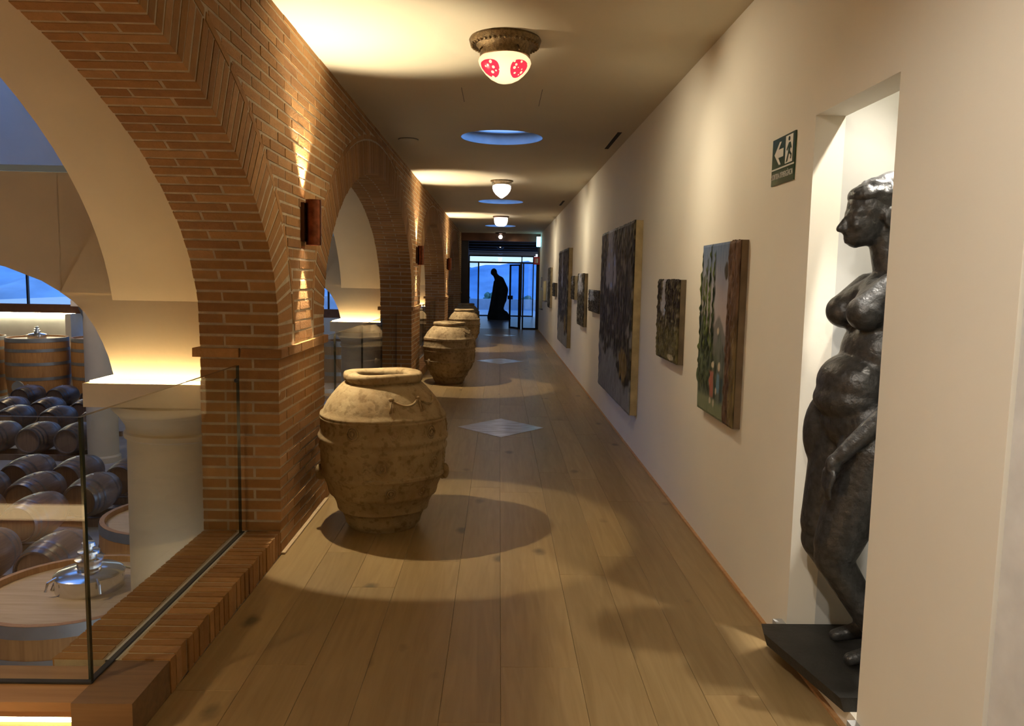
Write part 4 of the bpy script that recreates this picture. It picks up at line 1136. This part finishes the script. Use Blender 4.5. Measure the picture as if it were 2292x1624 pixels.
# ================================================================== NICHE STATUE
def blob_mesh(parts, voxel, smooth_it=6, name='body', mat='statue_bronze'):
    m = MB()
    for p in parts:
        if p[0] == 'b': m.ball(p[1], p[2], 20, 14)
        else:
            _, a, b, ra, rb = p
            a, b = Vector(a), Vector(b); n = 7
            m.ball(a, ra, 16, 10); m.ball(b, rb, 16, 10)
            m.tube([a.lerp(b, i/n) for i in range(n+1)], [ra+(rb-ra)*i/n for i in range(n+1)], 16)
    me = m.mesh(name, mat); o = bpy.data.objects.new(name+'_tmp', me); C.objects.link(o)
    r = o.modifiers.new('r', 'REMESH'); r.mode = 'VOXEL'; r.voxel_size = voxel
    s = o.modifiers.new('s', 'SMOOTH'); s.factor = .5; s.iterations = smooth_it
    dg = bpy.context.evaluated_depsgraph_get(); me2 = bpy.data.meshes.new_from_object(o.evaluated_get(dg)); bpy.data.objects.remove(o)
    me2.name = name; me2.polygons.foreach_set('use_smooth', [True]*len(me2.polygons))
    if not me2.materials: me2.materials.append(MAT[mat])
    return me2
SX, SY, SZ = 1.42, 2.88, .125
def L3(F, Lf, z): return (-F, -Lf, z-SZ)          # forward = towards the corridor (-X), left = towards the camera (-Y)
st = thing('statue', 'black bronze statue of a standing nude woman in the lit wall niche', 'statue', (SX, SY, SZ))
def B(F, l, z, r): return ('b', L3(F, l, z), r)
def K(a, b, ra, rb): return ('c', L3(*a), L3(*b), ra, rb)
body = [
    # head and neck
    B(.055, 0, 1.838, (.098, .076, .088)), B(.085, 0, 1.775, (.075, .060, .080)), B(.10, 0, 1.735, (.055, .048, .042)), B(.118, 0, 1.712, (.030, .028, .024)),
    B(.148, 0, 1.725, (.014, .022, .012)), B(.146, 0, 1.712, (.013, .020, .010)), K((.150, 0, 1.803), (.176, 0, 1.757), .011, .016), B(.152, 0, 1.752, (.02, .022, .012)),
    B(.132, 0, 1.815, (.024, .055, .014)), B(.125, .03, 1.77, (.028, .024, .024)), B(.125, -.03, 1.77, (.028, .024, .024)),
    B(.140, .033, 1.795, (.012, .018, .008)), B(.140, -.033, 1.795, (.012, .018, .008)), B(.03, .078, 1.795, (.028, .012, .042)), B(.03, -.078, 1.795, (.028, .012, .042)),
    K((.015, 0, 1.76), (-.03, 0, 1.58), .058, .064),
    # torso
    B(-.03, 0, 1.45, (.125, .165, .16)), B(-.04, .17, 1.545, (.065, .075, .06)), B(-.04, -.17, 1.545, (.065, .075, .06)), K((-.02, .0, 1.57), (-.03, .16, 1.55), .05, .05), K((-.02, .0, 1.57), (-.03, -.16, 1.55), .05, .05),
    K((.03, 0, 1.56), (.09, .08, 1.47), .04, .06), K((.03, 0, 1.56), (.09, -.08, 1.47), .04, .06),
    B(.10, .088, 1.455, (.072, .064, .066)), B(.10, -.088, 1.455, (.072, .064, .066)), K((.02, .09, 1.55), (.10, .09, 1.47), .05, .055), K((.02, -.09, 1.55), (.10, -.09, 1.47), .05, .055),
    B(.01, 0, 1.30, (.125, .150, .15)), B(.075, 0, 1.19, (.145, .155, .12)), B(.09, 0, 1.13, (.14, .15, .09)), B(.03, 0, 1.05, (.16, .185, .14)), B(-.08, .08, .98, (.12, .11, .13)), B(-.08, -.08, .98, (.12, .11, .13)),
    # thighs forward, knees bent, shins back
    K((.05, -.10, 1.0), (.13, -.10, .62), .135, .085), B(.10, -.13, .98, (.115, .09, .18)),
    K((.04, .10, .95), (.155, .095, .60), .13, .085), B(.165, .095, .555, (.072, .065, .085)), B(.14, -.10, .56, (.07, .065, .085)),
    K((.15, .095, .52), (-.06, .095, .20), .066, .045), K((.06, .095, .40), (-.02, .095, .28), .06, .05), K((.12, -.10, .52), (-.09, -.10, .20), .066, .045),
    K((-.06, .095, .19), (.08, .10, .158), .038, .026), K((-.09, -.10, .19), (.05, -.10, .158), .038, .026),
    # arms
    K((-.05, .205, 1.52), (-.02, .245, 1.22), .055, .043), K((-.02, .245, 1.22), (.20, .185, .955), .044, .028), K((-.05, -.195, 1.52), (-.08, -.215, 1.20), .05, .040), K((-.08, -.215, 1.20), (-.05, -.215, .92), .038, .026),
    # left hand over the thigh
    B(.225, .178, .915, (.030, .022, .045)), B(-.045, -.215, .87, (.024, .026, .042)),
]
for q, (dz, dl, ln) in enumerate(((.0, .028, .085), (.0, .009, .098), (.0, -.010, .094), (.0, -.027, .078))):
    a = (.232+.004*q, .178+dl, .885); b = (.246, .176+dl, .885-ln*.55); c_ = (.236, .172+dl, .885-ln)
    body += [K(a, b, .0105, .010), K(b, c_, .010, .008)]
    body += [K((-.045, -.215+dl, .84), (-.03, -.215+dl, .84-ln*.9), .0105, .009)]
body += [K((.215, .152, .93), (.235, .128, .88), .012, .010), K((-.03, -.19, .885), (-.005, -.18, .84), .012, .010)]
me = blob_mesh(body, .0085, 4, 'body'); o = obj('body', me, st)
hair = [B(.02, 0, 1.865, (.110, .086, .070)), B(-.035, 0, 1.83, (.085, .084, .09)), B(.10, 0, 1.875, (.05, .07, .04)), B(-.01, 0, 1.925, (.062, .055, .045)), B(.02, .01, 1.925, (.042, .045, .034)), B(-.055, 0, 1.90, (.05, .06, .05))]
rh = random.Random(4)
for q in range(46):
    a = rh.uniform(0, 2*PI); el_ = rh.uniform(.15, 1.4)
    hair.append(B(.02+.105*math.cos(el_)*math.cos(a), .083*math.cos(el_)*math.sin(a), 1.868+.068*math.sin(el_), rh.uniform(.012, .02)))
me = blob_mesh(hair, .0085, 2, 'hair'); obj('hair', me, st)
# base slab, its blocks
bs = st; BO = Vector((1.45, 2.86, .075))-Vector((SX, SY, SZ))
V = [(-.325, .295, .0), (-.345, .20, .0), (-.245, -.30, .0), (.42, -.30, .0), (.42, .30, .0)]
V2 = [(x*.985, y*.985, .05) for x, y, z in V]; n = 5
V1 = [(x+.02 if i < 3 else x, y, z) for i, (x, y, z) in enumerate(V)]
MB().add(V1+V2, [tuple(range(4, -1, -1)), tuple(range(5, 10))]+[(i, (i+1) % n, n+(i+1) % n, n+i) for i in range(n)]).build('base_slab', 'slab_black', bs, False, tuple(BO), True)
o = MB().box(1.215, 1.29, 2.455, 2.515, .0, .072).build('support_block', 'block_grey'); tag(o, 'grey block at the near corner of the statue base', 'block')
o = MB().box(1.205, 1.255, 3.175, 3.225, .0, .115).build('support_block', 'block_grey'); tag(o, 'grey block at the far corner of the statue base', 'block')
spot('niche_spot', (1.74, 2.60, 2.955), (-.37, .18, -1.0), L_NICHE, (1.0, .91, .76), 60, .5, .035)
nf = thing('niche_fitting', 'small white spotlight at the top of the niche', 'spotlight', (1.74, 2.60, 3.10))
MB().lathe([(.045, 0), (.045, -.13), (.038, -.13), (.038, -.10), (0, -.10)], 24).build('can', 'white_paint', nf)
nf2 = thing('niche_fitting', 'small white spotlight right above the head of the niche statue', 'spotlight', (1.47, 2.86, 3.10))
MB().lathe([(.045, 0), (.045, -.05), (.038, -.05), (.038, -.03), (0, -.03)], 24).build('can', 'white_paint', nf2)
spot('niche_crown', (0, 0, -.055), (-.09, 0, -1.0), 300.0, (1.0, .94, .84), 27, .4, .03, nf2)

# ================================================================== END OF THE CORRIDOR: header, dark porch, glass doors, statue
o = MB().box(XB, XR+.12, 24.30, 24.75, 2.72, H).build('trim_8', 'beam_brown'); tag(o, kind='structure')
o = MB().box(XL-.02, -.98, 24.45, 24.85, 0, 2.72).build('wall_end_left', 'dark_wall'); tag(o, kind='structure')
o = MB().box(1.19, XR+.05, 24.66, 24.85, 0, 2.72).build('wall_end_right', 'dark_wall'); tag(o, kind='structure')
o = MB().box(-1.6, 1.8, YEND, 40, -.2, 0).build('floor_porch', 'terrace_stone'); tag(o, kind='structure')
m = MB().box(-1.8, 2.0, 24.75, 40, 2.95, 3.1)
o = m.build('ceiling_porch', 'dark_wall'); tag(o, kind='structure')
for i, y in enumerate((26.6, 29.0, 31.4, 33.4, 36.2, 39.6)):
    o = MB().box(-1.6, 1.8, y, y+.3, 2.74, 2.95).build('beam', 'dark_wall'); tag(o, 'dark timber ceiling beam, number %d counted from the glass doors' % (i+1) if False else ['dark ceiling beam just behind the glass doors', 'second dark ceiling beam behind the glass doors', 'dark ceiling beam above the far statue', 'dark ceiling beam over the second glass screen', 'dark ceiling beam of the outer porch', 'outermost dark ceiling beam against the sky'][i], 'beam', 'beams of the dark porch')
for i, y in enumerate((26.6, 29.0, 31.4, 33.4)):
    pass
o = MB().box(-1.75, -1.30, 24.85, 33.3, 0, 2.95).build('wall_porch_left', 'dark_wall'); tag(o, kind='structure')
o = MB().box(1.66, 1.8, 24.85, 33.3, 0, 2.95).build('wall_porch_right', 'dark_wall'); tag(o, kind='structure')
def screen(name, label, y, posts, z1, panes, sill=True, cat='glass screen', w=.045):
    t = thing(name, label, cat, (0, y, 0))
    for x in posts: MB().box(x-w/2, x+w/2, -.03, .03, 0, z1).build('post', 'frame_black', t)
    MB().box(posts[0]-w/2, posts[-1]+w/2, -.03, .03, z1, z1+.05).build('head_rail', 'frame_black', t)
    for (a, b) in panes:
        MB().box(a, b, -.03, .03, 0, .045).build('sill_rail', 'frame_black', t)
        pane_box('pane', a, b, -.005, .005, .045, z1, t, 'y', ('door_pane', 'glass_edge'))
    return t
gs = screen('glass_screen', 'black framed glass screen with door opening at the corridor end', 24.66, [-.96, -.66, .66, .745, 1.17], 2.05, [(-.94, -.68), (.765, 1.15)])
dd = thing('glass_door', 'open black framed glass door leaf ajar at the corridor end', 'door', (.64, 24.70, 0), math.radians(-108-90+90))
dd.rotation_euler = (0, 0, math.radians(118))
MB().box(0, .05, -.02, .02, 0, 2.03).build('stile', 'frame_black', dd); MB().box(.60, .65, -.02, .02, 0, 2.03).build('stile', 'frame_black', dd)
MB().box(0, .65, -.02, .02, 1.985, 2.03).build('rail', 'frame_black', dd); MB().box(0, .65, -.02, .02, 0, .05).build('rail', 'frame_black', dd)
pane_box('pane', .05, .60, -.004, .004, .05, 1.985, dd, 'y', ('door_pane', 'glass_edge'))
MB().box(.56, .66, -.07, .07, .92, 1.04).build('handle', 'frame_black', dd)
screen('glass_screen', 'second black framed glass screen behind the far statue', 33.2, [-1.28, .93, 1.42], 2.50, [(-1.26, .91), (.95, 1.40)])
# illuminated exit sign, fire equipment sign
t = thing('exit_light', 'small glowing blue green exit light box under the ceiling at the far right', 'exit light', (1.20, 24.05, 2.56))
MB().box(-.03, .03, -.02, .16, 0, .30).build('housing', 'block_grey', t); MB().box(-.09, .03, -.032, -.02, .0, .30).build('face', 'exit_glow', t)
t = thing('fire_sign', 'small red and white fire sign beside the glass doors', 'sign', (1.15, 24.58, 2.03))
MB().box(-.09, .09, -.008, 0, 0, .24).build('board', 'red_sign', t)
MB().box(-.055, -.035, -.011, -.008, .05, .19).box(-.012, .045, -.011, -.008, .05, .19).build('pictogram', 'sign_white', t)
# far statue: dark stooping draped figure
fs = thing('far_statue', 'dark stooping draped stone figure silhouetted against the glass', 'statue', (.02, 30.4, 0))
P_ = [('c', (0, 0, .06), (-.05, 0, .42), .36, .20), ('c', (-.05, 0, .42), (.02, 0, .80), .20, .24), ('c', (.02, 0, .80), (.06, 0, 1.15), .26, .27), ('c', (.06, 0, 1.15), (-.02, 0, 1.48), .27, .20),
      ('c', (-.02, 0, 1.48), (-.17, 0, 1.70), .17, .10), ('b', (-.24, 0, 1.83), (.125, .11, .15)), ('b', (-.31, 0, 1.80), (.06, .07, .09)), ('c', (-.17, -.12, 1.45), (-.24, -.16, 1.0), .08, .07), ('c', (-.24, -.16, 1.0), (-.30, -.12, .45), .07, .10), ('c', (-.3, -.1, .45), (-.34, -.05, .08), .10, .14),
      ('c', (.2, 0, .2), (.33, 0, .06), .15, .12)]
me = blob_mesh(P_, .03, 5, 'body', 'stone_dark'); o = obj('body', me, fs)
bm = bmesh.new(); bm.from_mesh(me)
for v in bm.verts: v.co.z = max(v.co.z, 0.0)
bm.to_mesh(me); bm.free()
# terrace parapet, planting, hills
o = MB().box(-12, 12, 42, 42.4, -.4, .50).build('parapet', 'terrace_stone'); tag(o, 'low pale terrace wall beyond the glass', 'wall')
o = MB().box(-30, 30, 40, 60, -.45, -.2).build('terrace', 'terrace_stone'); tag(o, kind='structure')
def bush(x, y, r, label, seed):
    m = MB(); rr = random.Random(seed)
    for i in range(60):
        p = Vector((rr.gauss(0, 1), rr.gauss(0, 1), rr.gauss(0, 1))).normalized()*r*rr.uniform(.55, 1)
        m.ball((p.x, p.y*.6, p.z*.8+r*.7), r*rr.uniform(.14, .26), 7, 5)
    o = m.build('shrub', 'foliage', None, False, (x, y, -.2)); tag(o, label, 'shrub')
bush(-.55, 43.6, .62, 'green shrub behind the terrace wall left of the far statue', 1); bush(-1.9, 44.2, .55, 'dark shrub at the left behind the terrace wall', 2); bush(1.7, 43.8, .6, 'dark shrub behind the terrace wall at the right', 3)
def hills():
    n = 90; V = []; F = []; rr = random.Random(9)
    def hh(x): return 6.9+1.1*math.sin(x*.021+1)+.7*math.sin(x*.075)+.5*math.sin(x*.23+.5)+.35*math.sin(x*.61)
    for i in range(n+1):
        x = -260+520*i/n
        V += [(x, 250, -30), (x, 250+10*math.sin(i), -8), (x, 300, hh(x)*.75), (x, 330+8*math.sin(i*1.7), hh(x)+rr.uniform(-.5, .7)), (x, 420, -30)]
    for i in range(n):
        for k_ in range(4):
            a = i*5+k_; F.append((a, a+5, a+6, a+1))
    o = MB().add(V, F).build('hills', 'hill', None, True); tag(o, kind='structure')
    g = MB().box(-400, 400, 60, 420, -31, -30).build('ground', 'hill'); tag(g, kind='structure')
hills()
